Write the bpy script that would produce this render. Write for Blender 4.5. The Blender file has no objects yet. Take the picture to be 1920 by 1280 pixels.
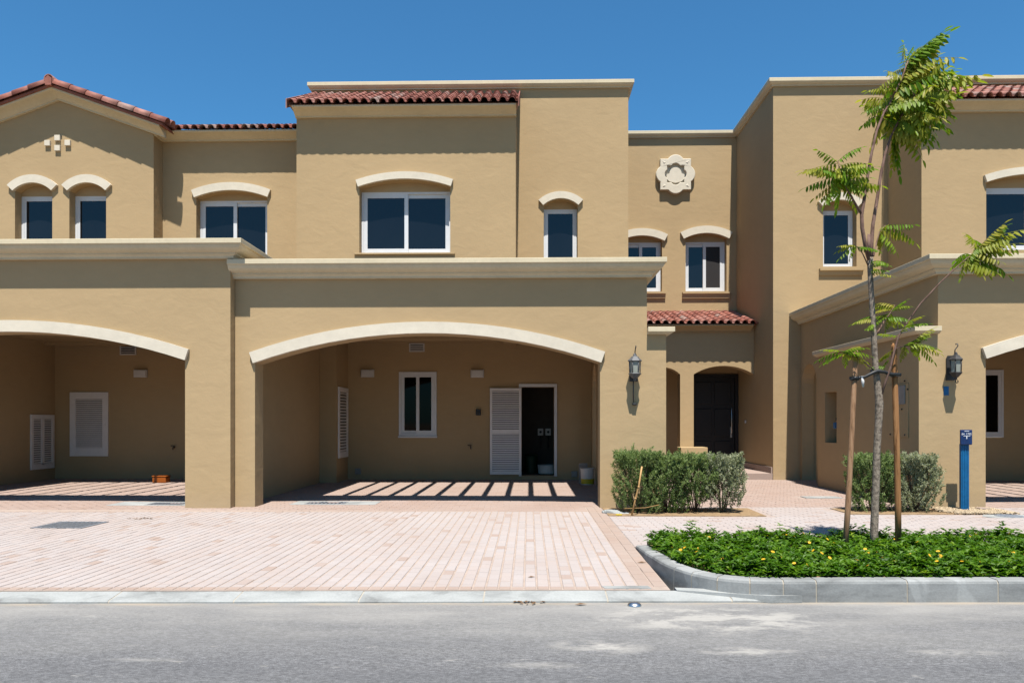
import bpy, bmesh, math, random
from mathutils import Vector, Matrix, noise as mnoise
from mathutils.geometry import tessellate_polygon

random.seed(7)
SC = bpy.context.scene
COL = SC.collection
R = math.radians

# ------------------------------------------------------------------ camera, sky, sun, exposure
cam_d = bpy.data.cameras.new('camera')
cam = bpy.data.objects.new('camera', cam_d); COL.objects.link(cam)
cam_d.sensor_width = 36.0
cam_d.lens = 27.0
cam_d.shift_y = 153.0 / 1920.0
cam_d.clip_start = 0.05
cam_d.clip_end = 3000.0
cam.location = (0, 0, 1.35)
cam.rotation_euler = (R(90), 0, R(1.273))
SC.camera = cam

SUN = Vector((0.05, -1.0, 2.42)).normalized()
world = bpy.data.worlds.new('World'); SC.world = world
world.use_nodes = True
wn, wl = world.node_tree.nodes, world.node_tree.links
wn.clear()
w_out = wn.new('ShaderNodeOutputWorld'); w_bg = wn.new('ShaderNodeBackground'); w_sky = wn.new('ShaderNodeTexSky')
w_sky.sky_type = 'NISHITA'
w_sky.sun_disc = False
w_sky.sun_elevation = math.asin(SUN.z)
w_sky.sun_rotation = math.atan2(SUN.x, SUN.y)
w_sky.altitude = 0
w_sky.air_density = 1.0
w_sky.dust_density = 0.5
w_sky.ozone_density = 6.0
w_bg.inputs['Strength'].default_value = 0.06
w_tint = wn.new('ShaderNodeMix'); w_tint.data_type = 'RGBA'; w_tint.blend_type = 'MULTIPLY'; w_tint.inputs[0].default_value = 1.0
w_tint.inputs[7].default_value = (0.52, 1.05, 1.20, 1)      # the deep polarised blue of the day
wl.new(w_sky.outputs[0], w_tint.inputs[6]); wl.new(w_tint.outputs[2], w_bg.inputs['Color']); wl.new(w_bg.outputs[0], w_out.inputs['Surface'])

sun_d = bpy.data.lights.new('sun', 'SUN')
sun_d.energy = 5.0
sun_d.angle = R(0.53)
sun_d.color = (1.0, 0.95, 0.87)
sun = bpy.data.objects.new('sun', sun_d); COL.objects.link(sun)
sun.location = (0, -20, 40)
sun.rotation_euler = (-SUN).to_track_quat('-Z', 'Y').to_euler()

SC.view_settings.view_transform = 'Standard'
SC.view_settings.look = 'None'
SC.view_settings.exposure = 1.1
SC.view_settings.gamma = 1.0
SC.view_settings.use_curve_mapping = False

# ------------------------------------------------------------------ materials
def srgb(r, g, b):
    def f(c):
        c /= 255.0
        return c / 12.92 if c <= 0.04045 else ((c + 0.055) / 1.055) ** 2.4
    return (f(r), f(g), f(b))

class MatB:
    def __init__(self, name):
        self.m = bpy.data.materials.new(name); self.m.use_nodes = True
        self.n = self.m.node_tree.nodes; self.l = self.m.node_tree.links
        self.p = self.n['Principled BSDF']; self.out = self.n['Material Output']
        self.geo = None
    def pos(self, scale=(1, 1, 1)):
        if self.geo is None: self.geo = self.n.new('ShaderNodeNewGeometry')
        mp = self.n.new('ShaderNodeMapping'); mp.inputs['Scale'].default_value = scale
        self.l.new(self.geo.outputs['Position'], mp.inputs['Vector'])
        return mp.outputs[0]
    def noise(self, scale, detail=4, rough=0.55, stretch=(1, 1, 1), dist=0.0):
        t = self.n.new('ShaderNodeTexNoise')
        t.inputs['Scale'].default_value = scale; t.inputs['Detail'].default_value = detail
        t.inputs['Roughness'].default_value = rough; t.inputs['Distortion'].default_value = dist
        self.l.new(self.pos(stretch), t.inputs['Vector'])
        return t.outputs['Fac']
    def ramp(self, fac, stops):
        r = self.n.new('ShaderNodeValToRGB')
        while len(r.color_ramp.elements) < len(stops): r.color_ramp.elements.new(0.5)
        for e, (p, c) in zip(r.color_ramp.elements, stops):
            e.position = p
            e.color = (c, c, c, 1) if isinstance(c, (int, float)) else (c[0], c[1], c[2], 1)
        self.l.new(fac, r.inputs['Fac'])
        return r.outputs['Color']
    def mix(self, fac, a, b, mode='MIX'):
        x = self.n.new('ShaderNodeMix'); x.data_type = 'RGBA'; x.blend_type = mode
        for v, s in ((fac, x.inputs[0]), (a, x.inputs[6]), (b, x.inputs[7])):
            if isinstance(v, (int, float)): s.default_value = v if s.type == 'VALUE' else (v, v, v, 1)
            elif isinstance(v, (tuple, list)): s.default_value = (v[0], v[1], v[2], 1)
            else: self.l.new(v, s)
        return x.outputs[2]
    def math(self, op, a, b):
        x = self.n.new('ShaderNodeMath'); x.operation = op; x.use_clamp = False
        for v, s in ((a, x.inputs[0]), (b, x.inputs[1])):
            if isinstance(v, (int, float)): s.default_value = v
            else: self.l.new(v, s)
        return x.outputs[0]
    def rnd(self):
        return self.n.new('ShaderNodeObjectInfo').outputs['Random']
    def color(self, c):
        if isinstance(c, (tuple, list)): self.p.inputs['Base Color'].default_value = (c[0], c[1], c[2], 1)
        else: self.l.new(c, self.p.inputs['Base Color'])
    def bump(self, h, strength=0.3, dist=0.01):
        b = self.n.new('ShaderNodeBump'); b.inputs['Strength'].default_value = strength; b.inputs['Distance'].default_value = dist
        self.l.new(h, b.inputs['Height']); self.l.new(b.outputs[0], self.p.inputs['Normal'])
    def set(self, **k):
        for a, v in k.items(): self.p.inputs[a.replace('_', ' ')].default_value = v

def simple(name, c, rough=0.6, var=0.12, scale=6.0, bump=0.0, bscale=40, metal=0.0, spec=0.4):
    m = MatB(name)
    lo = tuple(x * (1 - var) for x in c); hi = tuple(min(1, x * (1 + var)) for x in c)
    m.color(m.ramp(m.noise(scale), [(0.3, lo), (0.7, hi)]))
    m.set(Roughness=rough, Metallic=metal, Specular_IOR_Level=spec)
    if bump: m.bump(m.noise(bscale, 3), bump, 0.004)
    return m.m

def stucco_mat():
    m = MatB('tan_stucco')
    base = (0.325, 0.235, 0.131)
    a = m.ramp(m.noise(0.45, 5, 0.6), [(0.3, tuple(x * 0.95 for x in base)), (0.7, tuple(x * 1.05 for x in base))])
    b = m.ramp(m.noise(3.5, 6, 0.65, (1, 1, 2.2)), [(0.25, 0.955), (0.75, 1.03)])
    c1 = m.mix(1.0, a, b, 'MULTIPLY')
    spk = m.ramp(m.noise(22, 2, 0.5), [(0.24, 0.9), (0.3, 1.0)])
    c2 = m.mix(0.5, c1, m.mix(1.0, c1, spk, 'MULTIPLY'))
    # dust thrown up from the paving, rain marks
    sep = m.n.new('ShaderNodeSeparateXYZ'); m.l.new(m.pos(), sep.inputs[0])
    mr = m.n.new('ShaderNodeMapRange'); mr.inputs[1].default_value = 0.0; mr.inputs[2].default_value = 0.28
    mr.inputs[3].default_value = 0.5; mr.inputs[4].default_value = 0.0
    m.l.new(sep.outputs[2], mr.inputs[0])
    dust = m.math('MULTIPLY', mr.outputs[0], m.noise(9, 4))
    m.color(m.mix(dust, c2, (0.31, 0.24, 0.17)))
    m.set(Roughness=0.92, Specular_IOR_Level=0.15)
    h1 = m.noise(2.4, 3, 0.5, (1, 1, 1.5), 0.8)
    h2 = m.noise(11, 4, 0.6, (1, 1, 1.4), 0.5)
    h3 = m.noise(120, 2, 0.6)
    h = m.math('ADD', m.math('ADD', h1, m.math('MULTIPLY', h2, 0.30)), m.math('MULTIPLY', h3, 0.05))
    m.bump(h, 0.20, 0.03)
    return m.m

def trim_mat():
    m = MatB('cream_trim')
    c = (0.470, 0.405, 0.285)
    a = m.ramp(m.noise(1.6, 5), [(0.3, tuple(x * 0.93 for x in c)), (0.7, tuple(x * 1.05 for x in c))])
    m.color(m.mix(0.35, a, m.mix(1.0, a, m.ramp(m.noise(14, 4, 0.65), [(0.35, 0.82), (0.6, 1.0)]), 'MULTIPLY')))
    m.set(Roughness=0.85, Specular_IOR_Level=0.2)
    m.bump(m.noise(30, 4, 0.6), 0.15, 0.006)
    return m.m

def cap_mat():
    m = MatB('pale_cornice')
    c = (0.50, 0.452, 0.368)
    a = m.ramp(m.noise(1.2, 5, 0.6, (1, 1, 3)), [(0.3, tuple(x * 0.92 for x in c)), (0.7, tuple(x * 1.04 for x in c))])
    m.color(m.mix(0.4, a, m.mix(1.0, a, m.ramp(m.noise(10, 5, 0.7), [(0.35, 0.84), (0.6, 1.0)]), 'MULTIPLY')))
    m.set(Roughness=0.85, Specular_IOR_Level=0.2)
    m.bump(m.noise(26, 4, 0.6), 0.15, 0.006)
    return m.m

def tile_mat():
    m = MatB('terracotta_tile')
    r = m.rnd()
    a = m.ramp(r, [(0.0, (0.14, 0.044, 0.031)), (0.3, (0.22, 0.072, 0.050)), (0.6, (0.26, 0.100, 0.072)), (0.85, (0.26, 0.12, 0.095)), (0.97, (0.24, 0.165, 0.14))])
    st = m.ramp(m.noise(5.5, 5, 0.65), [(0.42, 1.0), (0.62, 0.45)])
    m.color(m.mix(0.55, a, m.mix(1.0, a, st, 'MULTIPLY')))
    m.set(Roughness=0.72, Specular_IOR_Level=0.35)
    m.bump(m.noise(60, 3), 0.2, 0.004)
    return m.m

def glass_mat(name, base, ior=1.5):
    m = MatB(name)
    m.color(m.ramp(m.noise(0.8, 3), [(0.3, tuple(x * 0.8 for x in base)), (0.7, tuple(x * 1.2 for x in base))]))
    m.set(Roughness=0.03, IOR=ior, Specular_IOR_Level=0.5)
    m.bump(m.noise(0.9, 2), 0.03, 0.02)
    return m.m

def paver_mat(name, pale, brown, redw=0.0):
    m = MatB(name)
    at = m.n.new('ShaderNodeAttribute'); at.attribute_name = 'tone'; at.attribute_type = 'GEOMETRY'
    r = m.rnd()
    tone = m.math('FRACT', m.math('ADD', at.outputs['Fac'], m.math('MULTIPLY', r, 0.999)), 0)
    mid = tuple(x * 0.95 for x in pale)
    p2 = (pale[0] * 0.99, pale[1] * 0.955, pale[2] * 0.93)
    c = m.ramp(tone, [(0.0, brown), (0.035, brown), (0.045, p2), (0.35, mid), (0.7, pale), (0.9, p2), (1.0, mid)])
    grain = m.ramp(m.noise(55, 5, 0.7), [(0.3, 0.93), (0.65, 1.03)])
    c = m.mix(1.0, c, grain, 'MULTIPLY')
    dirt = m.ramp(m.noise(0.9, 6, 0.62, (1, 0.7, 1), 0.4), [(0.42, 0.0), (0.72, 0.75)])
    c = m.mix(dirt, c, (pale[0] * 0.86, pale[1] * 0.80, pale[2] * 0.76))
    m.color(c)
    m.set(Roughness=0.9, Specular_IOR_Level=0.2)
    m.bump(m.noise(140, 3, 0.6), 0.25, 0.003)
    return m.m

def asphalt_mat():
    m = MatB('sun_bleached_asphalt')
    base = m.ramp(m.noise(0.35, 6, 0.62, (0.6, 1.6, 1), 0.5), [(0.3, (0.078, 0.079, 0.084)), (0.5, (0.104, 0.104, 0.108)), (0.72, (0.134, 0.133, 0.132))])
    ag = m.noise(170, 3, 0.75)
    c = m.mix(1.0, base, m.ramp(ag, [(0.28, 0.50), (0.5, 0.98), (0.72, 1.6)]), 'MULTIPLY')
    ag2 = m.ramp(m.noise(48, 4, 0.8, (0.6, 1, 1)), [(0.30, 0.58), (0.5, 0.98), (0.70, 1.48)])
    c = m.mix(1.0, c, ag2, 'MULTIPLY')
    # pale sand drifts, strongest along the gutter and in scuffed spots
    sep = m.n.new('ShaderNodeSeparateXYZ'); m.l.new(m.pos(), sep.inputs[0])
    mr = m.n.new('ShaderNodeMapRange'); mr.inputs[1].default_value = 4.5; mr.inputs[2].default_value = 6.15
    mr.inputs[3].default_value = 0.0; mr.inputs[4].default_value = 0.85
    m.l.new(sep.outputs[1], mr.inputs[0])
    gut = m.math('MULTIPLY', mr.outputs[0], m.ramp(m.noise(1.6, 5, 0.65, (0.5, 1.5, 1)), [(0.3, 0.25), (0.65, 1.0)]))
    def spot(x, y, rx, ry, amt):
        mp = m.n.new('ShaderNodeMapping'); mp.vector_type = 'POINT'
        mp.inputs['Location'].default_value = (-x / rx, -y / ry, 0); mp.inputs['Scale'].default_value = (1 / rx, 1 / ry, 0)
        m.l.new(m.geo.outputs['Position'], mp.inputs['Vector'])
        vl = m.n.new('ShaderNodeVectorMath'); vl.operation = 'LENGTH'; m.l.new(mp.outputs[0], vl.inputs[0])
        q = m.n.new('ShaderNodeMapRange'); q.inputs[1].default_value = 0.15; q.inputs[2].default_value = 1.0
        q.inputs[3].default_value = amt; q.inputs[4].default_value = 0.0
        m.l.new(vl.outputs['Value'], q.inputs[0])
        return m.math('MULTIPLY', q.outputs[0], m.ramp(m.noise(3.3, 10, 0.76, (0.75, 1.5, 1), 0.15), [(0.42, 0.0), (0.58, 1.0)]))
    s = gut
    ky = m.math('SUBTRACT', sep.outputs[1], m.math('MULTIPLY', sep.outputs[0], 0.028))
    kf = m.n.new('ShaderNodeMapRange'); kf.inputs[1].default_value = 5.93; kf.inputs[2].default_value = 6.03; kf.inputs[3].default_value = 0.0; kf.inputs[4].default_value = 1.0
    m.l.new(ky, kf.inputs[0])
    foot = m.math('MULTIPLY', kf.outputs[0], m.ramp(m.noise(7, 4, 0.6, (0.4, 1, 1)), [(0.35, 0.1), (0.6, 1.0)]))
    for a in ((1.35, 5.55, 1.25, 0.55, 1.5), (1.0, 5.75, 0.8, 0.3, 1.3), (0.45, 4.85, 0.40, 0.24, 1.2), (1.35, 4.75, 0.40, 0.13, 1.2), (2.6, 4.75, 0.4, 0.12, 0.8), (-3.1, 5.55, 0.5, 0.10, 0.7),
              (-1.9, 5.6, 0.5, 0.09, 0.6), (2.2, 5.4, 0.5, 0.12, 0.6), (0.05, 4.45, 0.3, 0.08, 0.6), (-2.3, 4.5, 0.3, 0.05, 0.5), (3.2, 5.6, 0.6, 0.1, 0.5)):
        s = m.math('MAXIMUM', s, spot(*a))
    s = m.math('MAXIMUM', s, m.ramp(m.noise(7.5, 3, 0.6, (0.7, 1.6, 1)), [(0.66, 0.0), (0.74, 0.55)]))
    c = m.mix(m.math('MINIMUM', m.math('MULTIPLY', s, 0.85), 0.85), c, (0.285, 0.273, 0.253))
    c = m.mix(m.math('MULTIPLY', foot, 0.8), c, (0.27, 0.225, 0.17))
    m.color(c)
    m.set(Roughness=0.93, Specular_IOR_Level=0.2)
    m.bump(ag, 0.5, 0.006)
    return m.m

def concrete_mat(name='kerb_concrete', c=(0.185, 0.19, 0.188), st=0.6, hi=1.42):
    m = MatB(name)
    a = m.ramp(m.noise(2.3, 6, 0.65, (0.7, 1, 2.5), 0.5), [(0.32, tuple(x * 0.62 for x in c)), (0.5, c), (0.68, tuple(x * 1.18 for x in c))])
    b = m.ramp(m.noise(60, 3), [(0.3, 0.92), (0.7, 1.06)])
    w = m.ramp(m.noise(1.9, 3, 0.45, (1, 1, 0.8), 1.2), [(0.54, 0.0), (0.58, st), (0.72, st)])
    a = m.mix(w, a, tuple(x * hi for x in c))
    m.color(m.mix(1.0, a, b, 'MULTIPLY'))
    m.set(Roughness=0.9, Specular_IOR_Level=0.2)
    m.bump(m.noise(70, 4), 0.25, 0.004)
    return m.m

def leaf_mat(name, cols, rough=0.45, trans=0.35, use_attr=False):
    m = MatB(name)
    if use_attr:
        at = m.n.new('ShaderNodeAttribute'); at.attribute_name = 'tone'; at.attribute_type = 'GEOMETRY'
        f = at.outputs['Fac']
    else:
        f = m.math('FRACT', m.math('ADD', m.rnd(), m.math('MULTIPLY', m.noise(9, 3), 0.35)), 0)
    st = [(i / (len(cols) - 1), c) for i, c in enumerate(cols)]
    c = m.ramp(f, st)
    m.color(c)
    m.set(Roughness=rough, Specular_IOR_Level=0.25)
    tr = m.n.new('ShaderNodeBsdfTranslucent')
    m.l.new(m.mix(1.0, c, (1.25, 1.35, 0.7), 'MULTIPLY'), tr.inputs['Color'])
    ms = m.n.new('ShaderNodeMixShader'); ms.inputs[0].default_value = trans
    m.l.new(m.p.outputs[0], ms.inputs[1]); m.l.new(tr.outputs[0], ms.inputs[2])
    m.l.new(ms.outputs[0], m.out.inputs['Surface'])
    return m.m

def bark_mat(name, dark, light, sc=30, st=(1, 1, 0.35)):
    m = MatB(name)
    m.color(m.ramp(m.noise(sc, 5, 0.7, st, 0.4), [(0.35, dark), (0.62, light)]))
    m.set(Roughness=0.9, Specular_IOR_Level=0.2)
    m.bump(m.noise(sc * 1.6, 4, 0.7, st), 0.6, 0.008)
    return m.m

def wood_mat(name='stake_wood', w=(1, 1, 1)):
    m = MatB(name)
    n = m.noise(26, 5, 0.7, (1, 1, 0.06), 1.2)
    m.color(m.ramp(n, [(p, tuple(a * b for a, b in zip(c, w))) for p, c in ((0.34, (0.075, 0.038, 0.018)), (0.46, (0.19, 0.105, 0.055)), (0.66, (0.26, 0.16, 0.095)))]))
    m.set(Roughness=0.85, Specular_IOR_Level=0.25)
    m.bump(n, 0.3, 0.004)
    return m.m

def soil_mat():
    m = MatB('sandy_soil')
    m.color(m.ramp(m.noise(14, 6, 0.7), [(0.3, (0.14, 0.090, 0.050)), (0.7, (0.29, 0.205, 0.120))]))
    m.set(Roughness=1.0, Specular_IOR_Level=0.1)
    m.bump(m.noise(40, 5, 0.7), 0.8, 0.02)
    return m.m

STUCCO = stucco_mat(); TRIM = trim_mat(); CAP = cap_mat(); TILE = tile_mat()
WHITE = simple('white_frame', (0.50, 0.51, 0.525), 0.35, 0.03)
LOUVRE = simple('white_louvre', (0.58, 0.56, 0.555), 0.45, 0.04)
GLASS = glass_mat('window_glass', (0.005, 0.006, 0.008))
GLASSB = glass_mat('shade_glass', (0.002, 0.002, 0.002), 1.18)  # darkened copy of the window glass, sky reflection weakened, for shaded carports
SCREEN = simple('screen_and_shade', (0.010, 0.008, 0.008), 0.6)  # insect screen, and the painted black behind windows and louvre slats
PAVER = paver_mat('pink_paver', (0.300, 0.267, 0.256), (0.258, 0.200, 0.172))
PAVER2 = paver_mat('courtyard_paver', (0.270, 0.208, 0.180), (0.235, 0.17, 0.14))
PAVERB = paver_mat('border_paver', (0.272, 0.215, 0.185), (0.245, 0.185, 0.155))
JOINT = simple('joint_sand', (0.275, 0.222, 0.190), 1.0, 0.12, 8, 0.4, 60, spec=0.1)
JOINT2 = simple('joint_sand_pale', (0.270, 0.220, 0.195), 1.0, 0.10, 8, 0.4, 60, spec=0.1)
ASPH = asphalt_mat(); CONC = concrete_mat(); CONCW = concrete_mat('pale_concrete', (0.225, 0.232, 0.228), 0.35, 1.2)
SAND = simple('desert_ground', (0.22, 0.175, 0.125), 1.0, 0.2, 0.6, 0.4, 20, spec=0.1)
SOIL = soil_mat(); WOOD = wood_mat(); WOOD2 = wood_mat('orange_stake_wood', (1.12, 0.95, 0.68))
DARKM = simple('dark_bronze', (0.022, 0.021, 0.022), 0.5, 0.25, 30, 0.2, 90)
GREYM = simple('weathered_lantern_metal', (0.065, 0.068, 0.075), 0.5, 0.25, 30, 0.2, 90)
FROST = simple('frosted_glass', (0.20, 0.21, 0.185), 0.25, 0.08, 20)
DOORW = simple('dark_door_wood', (0.006, 0.004, 0.0037), 0.55, 0.3, 12)
STEEL = simple('brushed_steel', (0.55, 0.55, 0.55), 0.3, 0.1, 20, metal=1.0)
GRATE = simple('grey_grating', (0.17, 0.185, 0.21), 0.55, 0.25, 30, metal=0.1)
BLACKP = simple('black_plastic', (0.012, 0.012, 0.013), 0.5, 0.2)
WPLAST = simple('white_plastic', (0.46, 0.45, 0.44), 0.4, 0.04)
GPLAST = simple('grey_plastic', (0.20, 0.19, 0.18), 0.6, 0.1)
BLUE = simple('blue_paint', (0.002, 0.072, 0.185), 0.45, 0.15, 12, spec=0.3)
BLUED = simple('dark_blue_plate', (0.003, 0.018, 0.075), 0.4, 0.2, 14)
SIGNW = simple('sign_white', (0.45, 0.47, 0.50), 0.5, 0.03)
ORANGE = simple('orange_plastic', (0.24, 0.062, 0.005), 0.4, 0.12)
YELLOW = simple('yellow_label', (0.42, 0.32, 0.012), 0.5, 0.08)
GREEN = simple('green_plastic', (0.01, 0.14, 0.035), 0.5, 0.1)
DGREEN = simple('dark_green_plastic', (0.004, 0.030, 0.014), 0.5, 0.1)
MORTAR = simple('joint_mortar', (0.27, 0.245, 0.205), 0.95, 0.15, 12)
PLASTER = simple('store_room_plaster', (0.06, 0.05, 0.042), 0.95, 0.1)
LIMB = bark_mat('young_bark', (0.075, 0.042, 0.032), (0.16, 0.10, 0.08), 24)
BARK = bark_mat('trunk_bark', (0.065, 0.05, 0.04), (0.25, 0.205, 0.16), 34, (1, 1, 0.9))
TREELEAF = leaf_mat('tree_leaf', [(0.075, 0.155, 0.007), (0.115, 0.195, 0.009), (0.185, 0.225, 0.012), (0.28, 0.255, 0.034), (0.21, 0.22, 0.024), (0.092, 0.175, 0.008)], 0.5, 0.46)
COVERLEAF = leaf_mat('cover_leaf', [(0.018, 0.058, 0.002), (0.042, 0.108, 0.004), (0.083, 0.168, 0.007), (0.160, 0.232, 0.015)], 0.5, 0.36, True)
SHRUBLEAF = leaf_mat('shrub_leaf', [(0.070, 0.112, 0.035), (0.125, 0.180, 0.058), (0.19, 0.245, 0.090), (0.27, 0.32, 0.145)], 0.65, 0.34, True)
SAGELEAF = leaf_mat('sage_leaf', [(0.125, 0.145, 0.080), (0.21, 0.228, 0.14), (0.295, 0.31, 0.205), (0.38, 0.395, 0.285)], 0.65, 0.30, True)
TWIG = bark_mat('shrub_twig', (0.06, 0.042, 0.03), (0.15, 0.11, 0.08), 40)
PETAL = simple('yellow_petal', (0.50, 0.29, 0.004), 0.5, 0.1)
PEBBLE = simple('cream_pebble', (0.30, 0.235, 0.155), 0.8, 0.35, 26)
CANE = simple('dry_cane', (0.34, 0.20, 0.075), 0.6, 0.2, 10)
DEAD = simple('dead_leaf', (0.12, 0.065, 0.03), 0.8, 0.4, 20)

# ------------------------------------------------------------------ helpers
ROOT = {}          # object name -> world location of its thing's base
def origin(o):
    return ROOT.get(o.name, Vector((0, 0, 0))) if o else Vector((0, 0, 0))

def obj(name, bm, mats, parent=None, label=None, smooth=False, at=None):
    """One mesh object from a bmesh in world coordinates. at = its own origin when it has no parent."""
    me = bpy.data.meshes.new(name)
    off = origin(parent) if parent else Vector(at or (0, 0, 0))
    if off.length: bmesh.ops.translate(bm, verts=bm.verts, vec=-off)
    bm.normal_update(); bm.to_mesh(me); bm.free()
    return link(name, me, mats, parent, label, off, smooth)

def link(name, me, mats, parent=None, label=None, off=Vector((0, 0, 0)), smooth=False):
    for m in (mats if isinstance(mats, (list, tuple)) else [mats]): me.materials.append(m)
    if smooth:
        for p in me.polygons: p.use_smooth = True
    o = bpy.data.objects.new(name, me); COL.objects.link(o)
    if parent: o.parent = parent
    else: o.location = off
    ROOT[o.name] = Vector(off)
    if label: o['label'] = label
    return o

def thing(name, label, cat, loc, group=None):
    o = bpy.data.objects.new(name, None); COL.objects.link(o)
    o.location = loc; o.empty_display_size = 0.2
    o['label'] = label; o['category'] = cat
    if group: o['group'] = group
    ROOT[o.name] = Vector(loc)
    return o

def tag(o, label, cat, group=None):
    o['label'] = label; o['category'] = cat
    if group: o['group'] = group
    return o

def BM(): return bmesh.new()

def box(bm, x0, x1, y0, y1, z0, z1, bev=0.0):
    vs = [bm.verts.new(p) for p in ((x0, y0, z0), (x1, y0, z0), (x1, y1, z0), (x0, y1, z0), (x0, y0, z1), (x1, y0, z1), (x1, y1, z1), (x0, y1, z1))]
    fs = [bm.faces.new([vs[i] for i in f]) for f in ((0, 3, 2, 1), (4, 5, 6, 7), (0, 1, 5, 4), (1, 2, 6, 5), (2, 3, 7, 6), (3, 0, 4, 7))]
    if bev:
        es = {e for f in fs for e in f.edges}
        bmesh.ops.bevel(bm, geom=list(es), offset=bev, segments=2, affect='EDGES', profile=0.5)
    return vs

def prism(bm, outline, holes, axis, w0, w1, bev=0.0):
    def P(u, v, w):
        return (u, w, v) if axis == 'y' else ((w, u, v) if axis == 'x' else (u, v, w))
    loops = [outline] + list(holes or [])
    tri = tessellate_polygon([[Vector((u, v, 0)) for u, v in lp] for lp in loops])
    flat = [p for lp in loops for p in lp]
    a = [bm.verts.new(P(u, v, w0)) for u, v in flat]
    b = [bm.verts.new(P(u, v, w1)) for u, v in flat]
    new = []
    for t in tri:
        if len(set(t)) < 3: continue
        for vs in ([a[i] for i in t], [b[i] for i in reversed(t)]):
            try: new.append(bm.faces.new(vs))
            except ValueError: pass
    k = 0
    for lp in loops:
        n = len(lp)
        for i in range(n):
            j = (i + 1) % n
            new.append(bm.faces.new((a[k + i], a[k + j], b[k + j], b[k + i])))
        k += n
    bmesh.ops.recalc_face_normals(bm, faces=new)

def arc(x0, x1, zs, zc, n=14):
    """points of the segmental arch from (x0,zs) over (mid,zc) to (x1,zs)"""
    h = (x1 - x0) / 2; s = zc - zs; r = (h * h + s * s) / (2 * s); cx = (x0 + x1) / 2; cz = zc - r
    a = math.asin(min(1, h / r))
    if s > h: a = math.pi - a
    return [(cx + r * math.sin(-a + 2 * a * i / n), cz + r * math.cos(-a + 2 * a * i / n)) for i in range(n + 1)], (cx, cz, r, a)

def arch_hole(x0, x1, z0, zs, zc, n=12):
    pts, _ = arc(x0, x1, zs, zc, n)
    return [(x0, z0)] + pts + [(x1, z0)]

def arch_trim(bm, x0, x1, zs, zc, t, y0, y1, n=16, ext=0.0):
    _, (cx, cz, r, a) = arc(x0, x1, zs, zc, n)
    a += ext
    A = [-a + 2 * a * i / n for i in range(n + 1)]
    inner = [(cx + r * math.sin(q), cz + r * math.cos(q)) for q in A]
    outer = [(cx + (r + t) * math.sin(q), cz + (r + t) * math.cos(q)) for q in A]
    for i in range(n):
        vs0 = [bm.verts.new((p[0], y0, p[1])) for p in (inner[i], inner[i + 1], outer[i + 1], outer[i])]
        vs1 = [bm.verts.new((p[0], y1, p[1])) for p in (inner[i], inner[i + 1], outer[i + 1], outer[i])]
        bm.faces.new(vs0); bm.faces.new(vs1[::-1])
        for p, q in ((0, 1), (2, 3)) + (((3, 0),) if i == 0 else ()) + (((1, 2),) if i == n - 1 else ()):
            bm.faces.new((vs0[p], vs1[p], vs1[q], vs0[q]))
    bmesh.ops.remove_doubles(bm, verts=bm.verts, dist=1e-5)
    bmesh.ops.recalc_face_normals(bm, faces=bm.faces)

def sweep(bm, profile, path):
    """profile [(out,z)] closed, path [(x,y)] open, outward = right of travel"""
    n = len(path); rings = []
    for i, p in enumerate(path):
        def nrm(a, b):
            d = Vector((b[0] - a[0], b[1] - a[1])).normalized(); return Vector((d.y, -d.x))
        if i == 0: m = nrm(path[0], path[1]); k = 1
        elif i == n - 1: m = nrm(path[-2], path[-1]); k = 1
        else:
            n1, n2 = nrm(path[i - 1], p), nrm(p, path[i + 1]); m = (n1 + n2).normalized(); k = 1 / max(0.3, m.dot(n1))
        rings.append([bm.verts.new((p[0] + m.x * o * k, p[1] + m.y * o * k, z)) for o, z in profile])
    q = len(profile); new = []
    for i in range(n - 1):
        for j in range(q):
            new.append(bm.faces.new((rings[i][j], rings[i + 1][j], rings[i + 1][(j + 1) % q], rings[i][(j + 1) % q])))
    for rg in (rings[0], rings[-1]):
        tr = tessellate_polygon([[Vector((o, z, 0)) for o, z in profile]])
        for t in tr:
            if len(set(t)) == 3:
                try: new.append(bm.faces.new([rg[i] for i in t]))
                except ValueError: pass
    bmesh.ops.recalc_face_normals(bm, faces=new)

def tube(bm, pts, rad, n=8, cap=True):
    pts = [Vector(p) for p in pts]
    if not isinstance(rad, (list, tuple)): rad = [rad] * len(pts)
    rings = []; up = None
    for i, p in enumerate(pts):
        d = (pts[min(i + 1, len(pts) - 1)] - pts[max(i - 1, 0)]).normalized()
        if up is None:
            up = Vector((1, 0, 0)) if abs(d.x) < 0.8 else Vector((0, 1, 0))
        s = d.cross(up).normalized(); up = s.cross(d).normalized()
        rings.append([bm.verts.new(p + (s * math.cos(2 * math.pi * k / n) + up * math.sin(2 * math.pi * k / n)) * rad[i]) for k in range(n)])
    for a, b in zip(rings, rings[1:]):
        for k in range(n):
            f = bm.faces.new((a[k], a[(k + 1) % n], b[(k + 1) % n], b[k])); f.smooth = True
    if cap:
        bm.faces.new(rings[0][::-1]); bm.faces.new(rings[-1])

def lathe(bm, prof, cx, cy, n=16):
    rings = [[bm.verts.new((cx + r * math.cos(2 * math.pi * k / n), cy + r * math.sin(2 * math.pi * k / n), z)) for k in range(n)] for r, z in prof]
    for a, b in zip(rings, rings[1:]):
        for k in range(n):
            bm.faces.new((a[k], a[(k + 1) % n], b[(k + 1) % n], b[k]))
    bm.faces.new(rings[0][::-1]); bm.faces.new(rings[-1])
    bmesh.ops.recalc_face_normals(bm, faces=bm.faces)

def copy_child(src, parent, loc, rot=None):
    o = src.copy(); COL.objects.link(o); o.parent = parent; o.location = loc
    if rot: o.rotation_euler = rot
    return o

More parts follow.
